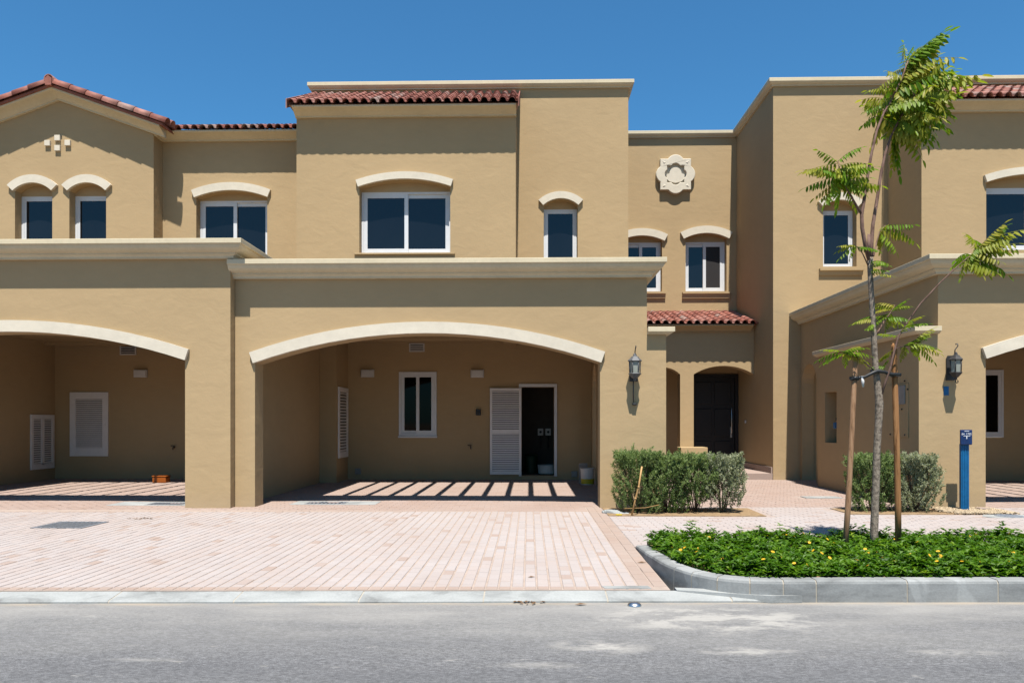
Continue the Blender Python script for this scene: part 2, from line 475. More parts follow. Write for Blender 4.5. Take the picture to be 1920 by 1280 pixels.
# ------------------------------------------------------------------ ground, road
bm = BM(); S = 1400
vs = [bm.verts.new(p) for p in ((-S, -S, -0.16), (S, -S, -0.16), (S, S, -0.16), (-S, S, -0.16))]; bm.faces.new(vs)
g = obj('ground', bm, SAND); g['kind'] = 'structure'

def kerb_y(x): return 6.045 + 0.028 * x           # front foot of the kerb line
bm = BM()
n = 60; xs = [-60 + 120 * i / n for i in range(n + 1)]
for i in range(n):
    a, b = xs[i], xs[i + 1]
    rows = []
    for x in (a, b):
        k = kerb_y(x)
        rows.append([bm.verts.new((x, y, z)) for y, z in ((-2.2, -0.062), (2.0, -0.03), (k - 0.35, -0.058), (k + 0.1, -0.064), (k + 0.1, -0.3), (-2.2, -0.3))])
    for j in range(5):
        bm.faces.new((rows[0][j], rows[1][j], rows[1][j + 1], rows[0][j + 1]))
bmesh.ops.remove_doubles(bm, verts=bm.verts, dist=1e-5)
bmesh.ops.recalc_face_normals(bm, faces=bm.faces)
road = obj('road', bm, ASPH); road['kind'] = 'structure'

# ------------------------------------------------------------------ kerbs
kerb = bpy.data.objects.new('kerb', None); COL.objects.link(kerb); kerb['kind'] = 'structure'; kerb.location = (0, 0, 0)
ROOT[kerb.name] = Vector((0, 0, 0))
def dropped_stone(xa, xb):
    bm = BM(); rows = []
    for x in (xa, xb):
        k = kerb_y(x)
        j = random.uniform(-0.002, 0.002)
        rows.append([bm.verts.new(p) for p in ((x, k, -0.12), (x, k, -0.050 + j), (x, k + 0.012, -0.040 + j), (x, k + 0.10, -0.028 + j), (x, k + 0.205, -0.012 + j), (x, k + 0.205, -0.12))])
    for i in range(6):
        bm.faces.new((rows[0][i], rows[1][i], rows[1][(i + 1) % 6], rows[0][(i + 1) % 6]))
    bm.faces.new(rows[0][::-1]); bm.faces.new(rows[1])
    bmesh.ops.recalc_face_normals(bm, faces=bm.faces)
    return obj('kerb_stone', bm, CONCW, kerb)
x = -8.2
while x < 1.75:
    L = 0.98
    dropped_stone(x + 0.006, min(x + L, 1.98) - 0.006); x += L
# raised kerb round the planting bed
bedline = [(1.165, 8.46), (1.150, 8.0), (1.145, 7.5), (1.165, 7.10), (1.225, 6.76), (1.345, 6.44), (1.53, 6.22), (1.78, 6.115), (2.1, kerb_y(2.1))]
def cat(pts, m=6):
    out = []
    P = [pts[0]] + pts + [pts[-1]]
    for i in range(1, len(P) - 2):
        p0, p1, p2, p3 = [Vector(q) for q in P[i - 1:i + 3]]
        for s in range(m):
            t = s / m
            out.append(0.5 * ((2 * p1) + (p2 - p0) * t + (2 * p0 - 5 * p1 + 4 * p2 - p3) * t * t + (3 * p1 - p0 - 3 * p2 + p3) * t ** 3))
    out.append(Vector(P[-2])); return out
curve = cat([Vector((a, b)) for a, b in bedline], 8)
xx = 2.1
while xx < 9: xx += 0.1; curve.append(Vector((xx, kerb_y(xx))))
cum = [0]
for a, b in zip(curve, curve[1:]): cum.append(cum[-1] + (b - a).length)
def c_at(s):
    for i in range(len(cum) - 1):
        if cum[i + 1] >= s:
            t = (s - cum[i]) / max(1e-9, cum[i + 1] - cum[i]); p = curve[i].lerp(curve[i + 1], t)
            d = (curve[min(i + 2, len(curve) - 1)] - curve[max(i - 1, 0)]).normalized(); return p, Vector((-d.y, d.x))
    return curve[-1], Vector((0, 1))
def kerb_h(s): return 0.012 + 0.098 * min(1, s / 1.25) ** 0.8
def raised_stone(sa, sb):
    bm = BM(); rows = []
    m = max(2, int((sb - sa) / 0.08))
    for i in range(m + 1):
        s = sa + (sb - sa) * i / m; p, nn = c_at(s); h = kerb_h(s)
        def q(o, z): return (p.x + nn.x * o, p.y + nn.y * o, z)
        rows.append([bm.verts.new(v) for v in (q(0, -0.12), q(0.004, h - 0.028), q(0.010, h - 0.010), q(0.026, h), q(0.125, h + 0.002), q(0.125, -0.12))])
    for a, b in zip(rows, rows[1:]):
        for i in range(6): bm.faces.new((a[i], b[i], b[(i + 1) % 6], a[(i + 1) % 6]))
    bm.faces.new(rows[0][::-1]); bm.faces.new(rows[-1])
    bmesh.ops.recalc_face_normals(bm, faces=bm.faces)
    o = obj('kerb_stone', bm, CONC, kerb)
s = 0.0
while s < cum[-1] - 0.1:
    L = 0.9 if s < 1 else (0.26 if s < 3.0 else 0.72 if s < 4.6 else 0.95)
    raised_stone(s + 0.006, min(s + L, cum[-1]) - 0.006); s += L
bm = BM(); rows = []   # pale mortar showing in the joints of the dropped kerb
for x in (-8.2, 1.9):
    k = kerb_y(x); rows.append([bm.verts.new(p) for p in ((x, k + 0.003, -0.12), (x, k + 0.003, -0.053), (x, k + 0.014, -0.043), (x, k + 0.10, -0.031), (x, k + 0.204, -0.015), (x, k + 0.204, -0.12))])
for i in range(6): bm.faces.new((rows[0][i], rows[1][i], rows[1][(i + 1) % 6], rows[0][(i + 1) % 6]))
bmesh.ops.recalc_face_normals(bm, faces=bm.faces); obj('joint_mortar', bm, MORTAR, kerb)
bm = BM(); rows = []
for i in range(140):
    s = 0.1 + (cum[-1] - 0.2) * i / 139; p, nn = c_at(s); hh = kerb_h(s) - 0.004
    rows.append([bm.verts.new((p.x + nn.x * o, p.y + nn.y * o, z)) for o, z in ((0.004, -0.12), (0.008, hh - 0.026), (0.028, hh), (0.12, hh), (0.12, -0.12))])
for a, b in zip(rows, rows[1:]):
    for i in range(5): bm.faces.new((a[i], b[i], b[(i + 1) % 5], a[(i + 1) % 5]))
bmesh.ops.recalc_face_normals(bm, faces=bm.faces); obj('joint_mortar', bm, MORTAR, kerb)
bm = BM()   # mortar swept over the joint where the dropped kerb meets the raised one
prism(bm, [(1.2, kerb_y(1.2) + 0.19), (1.2, kerb_y(1.2) + 0.29), (1.42, 6.33), (1.75, 6.16), (2.15, kerb_y(2.15) - 0.012), (1.9, kerb_y(1.9) - 0.02), (1.75, kerb_y(1.75) + 0.02)], None, 'z', -0.06, -0.004)
obj('kerb_mortar', bm, CONCW, kerb)

# ------------------------------------------------------------------ paving
def paver_verts(x0, x1, y0, y1, z, c=0.006):
    h = 0.012
    return [(x0, y0, z - h), (x1, y0, z - h), (x1, y1, z - h), (x0, y1, z - h),
            (x0 + c, y0 + c, z), (x1 - c, y0 + c, z), (x1 - c, y1 - c, z), (x0 + c, y1 - c, z)]
PF = [(4, 5, 6, 7), (0, 1, 5, 4), (1, 2, 6, 5), (2, 3, 7, 6), (3, 0, 4, 7)]
_unit = {}
def paver_object(parent, x0, x1, y0, y1, z, mat, tone):
    key = (round(x1 - x0, 3), round(y1 - y0, 3), mat.name)
    if key not in _unit:
        me = bpy.data.meshes.new('paver')
        w, l = key[0] / 2, key[1] / 2
        me.from_pydata(paver_verts(-w, w, -l, l, 0), [], PF); me.materials.append(mat); _unit[key] = me
    o = bpy.data.objects.new('paver', _unit[key]); COL.objects.link(o); o.parent = parent
    o.location = ((x0 + x1) / 2, (y0 + y1) / 2, z)
    o.rotation_euler = (random.gauss(0, 0.004), random.gauss(0, 0.006), random.gauss(0, 0.004))
def paving(parent, name, rects, mat, nearest=0):
    """rects (x0,x1,y0,y1). The nearest ones become single pavers, the others one joined part."""
    rects = sorted(rects, key=lambda r: r[2] + 0.02 * abs((r[0] + r[1]) / 2))
    for r in rects[:nearest]:
        paver_object(parent, *r, random.gauss(0, 0.0012), mat, random.random())
    V = []; F = []; T = []
    for r in rects[nearest:]:
        k = len(V); z = random.gauss(0, 0.0012); dz = random.gauss(0, 0.0008)
        vv = paver_verts(*r, z)
        vv = [(a, b, c + (dz if i in (4, 7) else 0)) for i, (a, b, c) in enumerate(vv)]
        V += vv; F += [tuple(k + i for i in f) for f in PF]; T += [random.random()] * 8
    if V:
        me = bpy.data.meshes.new(name); me.from_pydata(V, [], F)
        at = me.attributes.new('tone', 'FLOAT', 'POINT'); at.data.foreach_set('value', T)
        o = link(name, me, mat, parent); o['kind'] = 'stuff'
        return o

def base_sheet(name, poly, z, mat):
    bm = BM(); prism(bm, poly, None, 'z', -0.11, z)
    o = obj(name, bm, mat); o['kind'] = 'structure'; return o

YB = 11.87     # back border of the driveway
drive = base_sheet('driveway', [(-14, kerb_y(-14) + 0.207), (1.15, kerb_y(1.15) + 0.207), (1.15, 11.2), (1.15, 12.45), (-14, 12.45)], -0.0055, JOINT)
court = base_sheet('courtyard', [(1.9, 12.45), (14, 12.45), (14, 18.6), (1.9, 18.6)], -0.0065, JOINT2)
path = base_sheet('footpath', [(1.152, 8.47), (14, 8.47), (14, 12.448), (1.152, 12.448)], -0.0060, JOINT2)
cfloor = base_sheet('carport_floor', [(-14, 12.452), (1.898, 12.452), (1.898, 18.45), (-14, 18.45)], -0.0050, JOINT2)

rects = []; sold = []
W = 0.1055
i = 0
x = 0.905
while x > -11.5:
    x0, x1 = x - W + 0.008, x - 0.002
    yk = kerb_y(x - W / 2) + 0.214
    sold.append((x0 - 0.002, x1 + 0.001, yk, yk + 0.098))
    y = yk + 0.101 - (0.1 if i % 2 else 0.0)
    yend = YB + 0.030 * (x - 0.9) - 0.105
    while y < yend:
        y1 = y + 0.2
        a, b = max(y, yk + 0.101), min(y1, yend)
        if b - a > 0.04 and x > -(0.70 * b + 3.2): rects.append((x0, x1, a + 0.0015, b - 0.0015))
        y = y1
    x -= W; i += 1
paving(drive, 'paver_field', rects, PAVER, 300)
paving(drive, 'paver_soldier_course', sold, PAVERB)
# back soldier course and the flush right-hand border
bord = []
x = 0.905
while x > -11.5:
    yb = YB + 0.030 * (x - 0.9)
    bord.append((x - 0.2, x - 0.003, yb - 0.100, yb - 0.003)); x -= 0.203
y = kerb_y(1) + 0.22
while y < 12.3:
    for k, (xa, xb) in enumerate(((0.912, 1.028), (1.030, 1.147))):
        bord.append((xa, xb, y + (0.1 if k else 0), y + 0.1985 + (0.1 if k else 0)))
    y += 0.2
paving(drive, 'paver_border', bord, PAVERB)
front = []
y = YB + 0.004; r = 0
while y < 12.44:
    x = 0.905 - (0.1 if r % 2 else 0)
    while x > -12.4:
        if y > YB + 0.030 * (x - 0.9) - 0.01: front.append((x - 0.2, x - 0.002, y, y + 0.099))
        x -= 0.202
    y += 0.101; r += 1
paving(drive, 'paver_apron', front, PAVER2)

BED1 = (1.152, 3.48, 11.22, 12.30); BED2 = (4.76, 7.2, 11.50, 12.30)
PLATE = (4.98, 5.66, 13.95, 14.3); MANH = (6.62, 7.6, 11.15, 11.49)
def inside(r, b): return r[1] > b[0] and r[0] < b[1] and r[3] > b[2] and r[2] < b[3]
pr = []; y = 8.50; r = 0
while y < 12.43:
    x = 1.156 - (0.1 if r % 2 else 0)
    while x < 0.72 * y + 2.9:
        q = (max(x, 1.156), x + 0.198, y, y + 0.099)
        if q[1] - q[0] > 0.05 and not inside(q, BED1) and not inside(q, BED2) and not inside(q, MANH): pr.append(q)
        x += 0.2005
    y += 0.1012; r += 1
paving(path, 'paver_field', pr, PAVER, 300)
pr = []; y = 12.455; r = 0
while y < 18.5:
    x = 1.9 - (0.1 if r % 2 else 0)
    while x < 6.9:
        q = (x, x + 0.198, y, y + 0.099)
        if not inside(q, PLATE): pr.append(q)
        x += 0.2005
    y += 0.1012; r += 1
y = 12.455
while y < 18.4:
    x = 6.9
    while x < 11.5:
        if x < 0.72 * y + 0.6: pr.append((x, x + 0.198, y, y + 0.099))
        x += 0.2005
    y += 0.1012
paving(court, 'paver_field', pr, PAVER2)
pr = []; y = 12.455; r = 0
while y < 18.4:
    x = 1.48 - (0.1 if r % 2 else 0)
    while x > -12.2:
        pr.append((x - 0.198, x, y, y + 0.099)); x -= 0.2005
    y += 0.1012; r += 1
paving(cfloor, 'paver_field', pr, PAVER2)

# ------------------------------------------------------------------ houses
HA = thing('townhouse', 'left tan townhouse with tiled gable, four relief blocks and twin arched windows', 'house', (-8.3, 12.12, 0), 'row of tan townhouses')
HB = thing('townhouse', 'middle tan townhouse with wide sliding window, medallion and full carport arch', 'house', (-1.6, 12.3, 0), 'row of tan townhouses')
HC = thing('townhouse', 'right tan townhouse behind the young tree, half cut off by the picture edge', 'house', (9.8, 12.3, 0), 'row of tan townhouses')

def rect(x0, x1, z0, z1): return [(x0, z0), (x1, z0), (x1, z1), (x0, z1)]
def wall(house, name, outline, holes, axis, a, b, mat=None, label=None):
    bm = BM(); prism(bm, outline, holes, axis, a, b); return obj(name, bm, mat or STUCCO, house, label)
def slab(house, name, *b, mat=None, bev=0):
    bm = BM(); box(bm, *b, bev=bev); return obj(name, bm, mat or STUCCO, house)

CORN = [(-0.02, 3.94), (0.270, 3.94), (0.272, 3.932), (0.272, 3.868), (0.262, 3.858), (0.246, 3.856), (0.240, 3.835), (0.222, 3.802), (0.190, 3.775), (0.150, 3.756),
        (0.118, 3.748), (0.118, 3.728), (0.098, 3.722), (0.078, 3.705), (0.070, 3.690), (0.070, 3.668), (-0.02, 3.668)]
PARAP = [(-0.02, 9.53), (0.125, 9.53), (0.127, 9.52), (0.127, 9.450), (0.112, 9.440), (0.102, 9.425), (0.078, 9.405), (0.060, 9.395), (0.045, 9.39), (0.045, 9.365), (-0.02, 9.365)]
EAVE = [(-0.02, 8.24), (0.330, 8.24), (0.330, 8.205), (0.315, 8.195), (0.290, 8.188), (0.235, 8.172), (0.175, 8.150), (0.120, 8.122), (0.085, 8.105), (0.070, 8.10), (0.070, 8.075), (-0.02, 8.075)]
CAPC = [(-0.02, 2.872), (0.118, 2.872), (0.120, 2.866), (0.120, 2.800), (0.105, 2.794), (0.085, 2.780), (0.055, 2.765), (0.040, 2.76), (-0.02, 2.76)]
def shift(prof, dz): return [(o, z + dz) for o, z in prof]
def cornice(house, prof, path, mat=None, name='cornice'):
    bm = BM(); sweep(bm, prof, path); return obj(name, bm, mat or TRIM, house)

def window(house, x0, x1, z0, z1, y, kind='slide', front='left', panes=(None, None), fr=0.042, sb=0.085, label=None):
    """white frame at plane y; sashes and panes are its sub-parts"""
    bm = BM(); d = 0.085
    box(bm, x0, x0 + fr, y, y + d, z0, z1); box(bm, x1 - fr, x1, y, y + d, z0, z1)
    box(bm, x0 + fr, x1 - fr, y, y + d, z1 - fr, z1); box(bm, x0 + fr, x1 - fr, y, y + d, z0, z0 + fr)
    w = obj('window', bm, WHITE, house, label)
    ix0, ix1, iz0, iz1 = x0 + fr + 0.001, x1 - fr - 0.001, z0 + fr + 0.001, z1 - fr - 0.001
    if kind == 'slide':
        m = (ix0 + ix1) / 2
        spans = [(ix0, m + sb / 2, front == 'left'), (m - sb / 2, ix1, front != 'left')]
    else:
        spans = [(ix0, ix1, True)]; sb = 0.05 if kind == 'fixed' else sb
    for k, (a, b, f) in enumerate(spans):
        ya = y + (0.006 if f else 0.043); yb = ya + 0.034
        bm = BM()
        box(bm, a, a + sb, ya, yb, iz0, iz1); box(bm, b - sb, b, ya, yb, iz0, iz1)
        box(bm, a + sb, b - sb, ya, yb, iz1 - sb, iz1); box(bm, a + sb, b - sb, ya, yb, iz0, iz0 + sb)
        obj('sash', bm, WHITE, w)
        bm = BM(); box(bm, a + sb - 0.004, b - sb + 0.004, ya + 0.014, ya + 0.02, iz0 + sb - 0.004, iz1 - sb + 0.004)
        obj('pane', bm, panes[k] if panes[k] else GLASS, w)
    bm = BM(); box(bm, x0 + 0.002, x1 - 0.002, y + 0.1, y + 0.11, z0 + 0.002, z1 - 0.002)   # black sheet added behind the glass to keep the rooms dark
    obj('dark_sheet', bm, SCREEN, w)
    return w

def tympanum(house, x0, x1, z0, zs, zc, y):
    bm = BM(); prism(bm, arch_hole(x0 - 0.01, x1 + 0.01, z0, zs, zc + 0.01), None, 'y', y, y + 0.12); obj('arch_infill', bm, STUCCO, house)

def arch_head(house, x0, x1, zs, zc, t, yf, out=0.075, ext=0.0):
    bm = BM(); arch_trim(bm, x0, x1, zs, zc, t, yf - out, yf + 0.03, 18, ext)
    obj('arch_trim', bm, CAP, house)

def sill(house, x0, x1, z0, z1, yf, out=0.10):
    bm = BM()
    prism(bm, [(yf + 0.05, z1), (yf - out, z1), (yf - out, z1 - 0.05), (yf - out + 0.03, z1 - 0.07), (yf - out + 0.05, z0), (yf + 0.05, z0)], None, 'x', x0, x1)
    obj('sill', bm, STUCCO, house)

# --- roof tiles
def tile_mesh(w=0.205, L=0.40, r=0.072):
    prof = []
    for i in range(8):
        a = math.pi * (1 - i / 7); prof.append((r + r * math.cos(a), r * math.sin(a) * 0.95))
    pw = w - 2 * r
    for t, z in ((0.25, -0.012), (0.6, -0.016), (0.9, -0.008), (1.12, 0.002)): prof.append((2 * r + pw * t, z))
    bm = BM(); th = 0.016; rows = []
    for y, dz, k in ((0.0, 0.022, 1.0), (L, 0.0, 0.93)):
        top = [bm.verts.new((w / 2 + (x - w / 2) * k, y, z + dz)) for x, z in prof]
        bot = [bm.verts.new((w / 2 + (x - w / 2) * k, y, z + dz - th)) for x, z in prof]
        rows.append((top, bot))
    (t0, b0), (t1, b1) = rows
    for i in range(len(prof) - 1):
        f = bm.faces.new((t0[i], t0[i + 1], t1[i + 1], t1[i])); f.smooth = True
        bm.faces.new((b0[i + 1], b0[i], b1[i], b1[i + 1])).smooth = True
        bm.faces.new((t0[i + 1], t0[i], b0[i], b0[i + 1]))
    for i in (0, len(prof) - 1): bm.faces.new((t0[i], t1[i], b1[i], b0[i]))
    bm.normal_update()
    me = bpy.data.meshes.new('roof_tile'); bm.to_mesh(me); bm.free(); me.materials.append(TILE); return me
TILE_ME = tile_mesh()
def tile_at(parent, base, loc, rot, name='roof_tile', me=None):
    o = bpy.data.objects.new(name, me or TILE_ME); COL.objects.link(o); o.parent = parent
    o.location = Vector(loc) - base; o.rotation_euler = rot; return o
def tile_field(house, x0, x1, y0, z0, y1, z1, rows=None, skip=None):
    """pitched roof facing the street: deck slab + single tiles. y0,z0 = eave, y1,z1 = top"""
    pitch = math.atan2(z1 - z0, y1 - y0); run = math.hypot(y1 - y0, z1 - z0)
    bm = BM(); prism(bm, [(y0 + 0.06, z0 - 0.020), (y1, z1 - 0.03), (y1, z1 - 0.12), (y0 + 0.42, z0 - 0.024)], None, 'x', x0 + 0.01, x1 - 0.01)
    roof = obj('roof', bm, TILE, house)
    n = round((x1 - x0) / 0.2); w = (x1 - x0) / n; ex = 0.335
    m = int(run / ex) + 1 if rows is None else rows
    for r in range(m):
        s = r * ex
        if s + 0.02 > run: break
        for i in range(n):
            x = x0 + i * w
            if skip and skip(x, s): continue
            tile_at(roof, origin(house), (x + random.uniform(-0.004, 0.004), y0 + s * math.cos(pitch), z0 + s * math.sin(pitch) + random.uniform(-0.003, 0.003)),
                    (pitch + random.uniform(-0.012, 0.012), random.uniform(-0.01, 0.01), random.uniform(-0.012, 0.012)))
    return roof

def barrel_mesh(L=0.46, r0=0.115, r1=0.098, a0=200, a1=-20, n=9):
    bm = BM(); th = 0.018; rr = []
    for y, r in ((0, r0), (L, r1)):
        o = []; q = []
        for i in range(n):
            a = R(a0 + (a1 - a0) * i / (n - 1))
            o.append(bm.verts.new((r * math.cos(a), y, r * math.sin(a)))); q.append(bm.verts.new(((r - th) * math.cos(a), y, (r - th) * math.sin(a))))
        rr.append((o, q))
    (o0, q0), (o1, q1) = rr
    for i in range(n - 1):
        bm.faces.new((o0[i], o0[i + 1], o1[i + 1], o1[i])).smooth = True
        bm.faces.new((q0[i + 1], q0[i], q1[i], q1[i + 1])).smooth = True
        bm.faces.new((o0[i + 1], o0[i], q0[i], q0[i + 1])); bm.faces.new((o1[i], o1[i + 1], q1[i + 1], q1[i]))
    bmesh.ops.recalc_face_normals(bm, faces=bm.faces)
    me = bpy.data.meshes.new('barrel_tile'); bm.to_mesh(me); bm.free(); me.materials.append(TILE); return me
BARREL = barrel_mesh()

def carport_front(house, xa, xb, yf, ztop, ax0, ax1, zs, zc, low=None, yb=None, lowl=None):
    pts, _ = arc(ax0, ax1, zs, zc, 26)
    out = [(xa, -0.05), (ax0, -0.05)] + pts + [(ax1, -0.05)]
    if low:
        lx, lz = low; out += [(lx, -0.05), (lx, lz), (xb, lz), (xb, ztop), (xa, ztop)]
    else: out += [(xb, -0.05), (xb, ztop), (xa, ztop)]
    if lowl: out = out + [(xa, lowl[1]), (lowl[0], lowl[1]), (lowl[0], -0.05)]; out = out[1:]
    wall(house, 'carport_wall', out, None, 'y', yf, yb or yf + 0.38)
    arch_head(house, ax0, ax1, zs, zc, 0.182, yf, 0.06, 0.002)

def louvre(house, name, x0, x1, z0, z1, y, slats, mid=False, label=None, fr=0.06, right=None):
    """flat louvred panel facing the street (or facing +X when right = (x)); frame is the part, slats its sub-parts"""
    bm = BM(); d = 0.035
    def B(a, b, p, q, t0=0, t1=d):
        if right is None: box(bm, a, b, y - d + t0, y - d + t1, p, q, 0.004)
        else: box(bm, right + t0 * 0, right + (t1 - t0), a, b, p, q, 0.004)
    B(x0, x0 + fr, z0, z1); B(x1 - fr, x1, z0, z1); B(x0 + fr, x1 - fr, z1 - fr * 1.2, z1); B(x0 + fr, x1 - fr, z0, z0 + fr * 1.5)
    zm = (z0 + z1) / 2
    if mid == 'h': B(x0 + fr, x1 - fr, zm - 0.05, zm + 0.05)
    if mid == 'v':
        xm = (x0 + x1) / 2; B(xm - 0.05, xm + 0.05, z0 + fr, z1 - fr)
    if right is None:
        box(bm, x1 - fr * 0.62, x1 - fr * 0.4, y - d - 0.012, y - d, zm - 0.03, zm + 0.03)
        for zz in (z0 + 0.14, z1 - 0.14): box(bm, x0 + 0.004, x0 + 0.022, y - d - 0.006, y - d, zz - 0.03, zz + 0.03)
    p = obj(name, bm, LOUVRE, house, label)
    bm = BM()
    if right is None: box(bm, x0 + fr * 0.5, x1 - fr * 0.5, y - 0.0045, y - 0.0005, z0 + fr, z1 - fr)
    else: box(bm, right + 0.0005, right + 0.0045, x0 + fr * 0.5, x1 - fr * 0.5, z0 + fr, z1 - fr)
    obj('shade_backing', bm, SCREEN, p)  # dark sheet that paints the shade in the gaps between slats
    za, zb = z0 + fr * 1.5, z1 - fr * 1.2
    st = (zb - za) / slats; first = None
    spans = [(x0 + fr, x1 - fr)] if mid != 'v' else [(x0 + fr, (x0 + x1) / 2 - 0.05), ((x0 + x1) / 2 + 0.05, x1 - fr)]
    for (a, b) in spans:
        first = None
        for i in range(slats):
            zc = za + st * (i + 0.5)
            if mid == 'h' and abs(zc - zm) < 0.05 - st * 0.1: continue
            if first is None:
                bm = BM(); h = st * (0.60 if right is None else 0.52)
                if right is None:
                    prism(bm, [(y - d + 0.002, zc - h * 0.62), (y - d + 0.008, zc - h * 0.66), (y - d * 0.35, zc + h * 0.5), (y - d * 0.5, zc + h * 0.56)], None, 'x', a, b)
                else:
                    prism(bm, [(right + d - 0.002, zc - h * 0.62), (right + d - 0.008, zc - h * 0.66), (right + d * 0.35, zc + h * 0.5), (right + d * 0.5, zc + h * 0.56)], None, 'y', a, b)
                first = obj('slat', bm, LOUVRE, p); z_first = zc
            else: copy_child(first, p, (0, 0, zc - z_first))
    return p

def pergola(house, x0, x1, ya, yb, z0, z1, off, per, wd):
    x = off; first = None
    while x > x0:
        if first is None:
            bm = BM(); box(bm, x - wd, x, ya, yb, z0, z1); first = obj('pergola_slat', bm, STUCCO, house); fx = x
        else: copy_child(first, house, (x - fx, 0, 0))
        x -= per

# ================= middle house (HB)
h = HB
carport_front(h, -4.745, 1.88, 12.3, 3.93, -4.423, 1.133, 2.32, 2.79, (2.185, 2.86))
cornice(h, CORN, [(-4.775, 12.3), (1.88, 12.3), (1.88, 18.4)])
slab(h, 'wall', 1.48, 1.88, 12.68, 16.86, -0.05, 3.93)
wall(h, 'wall', [(16.86, -0.05), (16.95, -0.05)] + [(u, v) for u, v in arc(16.95, 18.0, 2.2, 2.68, 12)[0]] + [(18.0, -0.05), (18.4, -0.05), (18.4, 3.93), (16.86, 3.93)], None, 'x', 1.48, 1.88)
slab(h, 'wall', 1.88, 2.185, 12.68, 16.7, -0.05, 2.86)
cornice(h, CAPC, [(1.883, 12.3), (2.185, 12.3), (2.185, 16.7)])
slab(h, 'pilaster', -4.748, -4.36, 17.3, 18.4, -0.05, 3.28)
slab(h, 'ceiling', -4.748, 1.478, 16.12, 18.4, 3.28, 3.60)
slab(h, 'ceiling', -4.748, -3.80, 12.68, 16.118, 3.28, 3.60)
slab(h, 'ceiling', 0.93, 1.478, 12.68, 16.118, 3.28, 3.60)
pergola(h, -3.70, 0.9, 12.68, 16.118, 3.33, 3.58, 0.595, 0.436, 0.104)
# back wall of the carport with window and store-room door
wall(h, 'back_wall', rect(-4.748, 2.37, -0.05, 3.28), [rect(-3.128, -2.215, 1.043, 2.581), rect(-0.178, 0.60, 0.09, 2.215)], 'y', 18.4, 18.72)
window(h, -3.125, -2.218, 1.046, 2.578, 18.37, front='right', panes=(GLASSB, GLASSB), fr=0.05, sb=0.075)
bm = BM(); box(bm, -3.14, -2.20, 18.33, 18.40, 1.000, 1.043, 0.006); obj('sill', bm, WHITE, h)
bm = BM(); box(bm, -0.243, 0.668, 18.365, 18.43, 2.215, 2.29, 0.004); box(bm, 0.60, 0.668, 18.365, 18.43, 0.08, 2.214, 0.004); box(bm, -0.243, -0.180, 18.375, 18.43, 0.08, 2.214, 0.004)
obj('door_frame', bm, WHITE, h)
louvre(h, 'louvre_door', -0.935, -0.185, 0.125, 2.185, 18.36, 36, 'h', 'white louvred door standing open flat against the wall', 0.055)
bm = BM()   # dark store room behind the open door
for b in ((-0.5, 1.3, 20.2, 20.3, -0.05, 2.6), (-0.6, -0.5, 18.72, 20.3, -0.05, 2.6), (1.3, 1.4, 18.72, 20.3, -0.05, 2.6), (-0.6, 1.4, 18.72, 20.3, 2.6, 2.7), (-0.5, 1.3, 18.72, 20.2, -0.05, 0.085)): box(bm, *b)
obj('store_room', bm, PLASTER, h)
louvre(h, 'meter_cabinet', 17.42, 18.30, 0.55, 2.18, 0, 20, False, 'narrow white louvred cabinet on the side of the pilaster', 0.09, right=-4.36)
# upper storey: wing with the wide window
big = arch_hole(-3.745, -1.735, 5.10, 6.55, 6.715)
wall(h, 'wall', rect(-5.14, -0.293, 3.2, 8.24), [big], 'y', 16.87, 17.17)
slab(h, 'wall', -0.593, -0.293, 17.17, 18.449, 3.2, 8.24)
slab(h, 'wall', -5.14, -4.84, 17.17, 18.449, 3.2, 8.24)
window(h, -3.74, -1.74, 5.115, 6.50, 17.09, front='left')
tympanum(h, -3.745, -1.735, 6.50, 6.55, 6.715, 17.09)
arch_head(h, -3.745, -1.735, 6.55, 6.715, 0.155, 16.87, 0.075, 0.006)
bm = BM(); box(bm, -3.85, -1.63, 16.83, 17.1, 5.06, 5.098, 0.004); obj('sill', bm, STUCCO, h)
cornice(h, EAVE, [(-5.15, 16.87), (-0.28, 16.87)])
tile_field(h, -5.22, -0.24, 16.47, 8.256, 18.44, 9.26)
def verge(house, x, y0, z0, y1, z1):
    bm = BM(); prism(bm, [(y0 - 0.01, z0 + 0.05), (y1, z1 + 0.06), (y1, z1 - 0.15), (y0 - 0.01, z0 - 0.155)], None, 'x', x - 0.012, x + 0.012)
    obj('verge_board', bm, TILE, house)
verge(h, -5.235, 16.45, 8.29, 18.44, 9.26); verge(h, -0.222, 16.45, 8.29, 18.44, 9.26)
# block behind, with the narrow window
nar = arch_hole(0.352, 1.164, 5.0, 6.575, 6.725)
wall(h, 'wall', rect(-5.2, 2.375, 3.2, 9.52), [nar], 'y', 18.45, 18.75)
slab(h, 'wall', 2.075, 2.375, 18.75, 21.69, 3.2, 9.52)
slab(h, 'wall', -5.2, -4.9, 18.75, 26, 3.2, 9.52)
window(h, 0.357, 1.159, 5.02, 6.53, 18.67, 'fixed', fr=0.05)
tympanum(h, 0.352, 1.164, 6.53, 6.575, 6.725, 18.67)
arch_head(h, 0.352, 1.164, 6.575, 6.725, 0.165, 18.45, 0.075, 0.03)
cornice(h, PARAP, [(-5.2, 26), (-5.2, 18.45), (2.375, 18.45), (2.375, 21.7)])
slab(h, 'roof_deck', -4.9, 2.07, 18.75, 26, 9.0, 9.2, mat=CONC)
slab(h, 'roof_deck', 2.07, 5.8, 22.0, 26, 9.0, 9.2, mat=CONC)
slab(h, 'roof_deck', -5.14, -0.3, 16.9, 18.449, 7.9, 8.06, mat=CONC)
slab(h, 'wall', -5.2, 5.8, 26, 26.3, 0, 9.4)
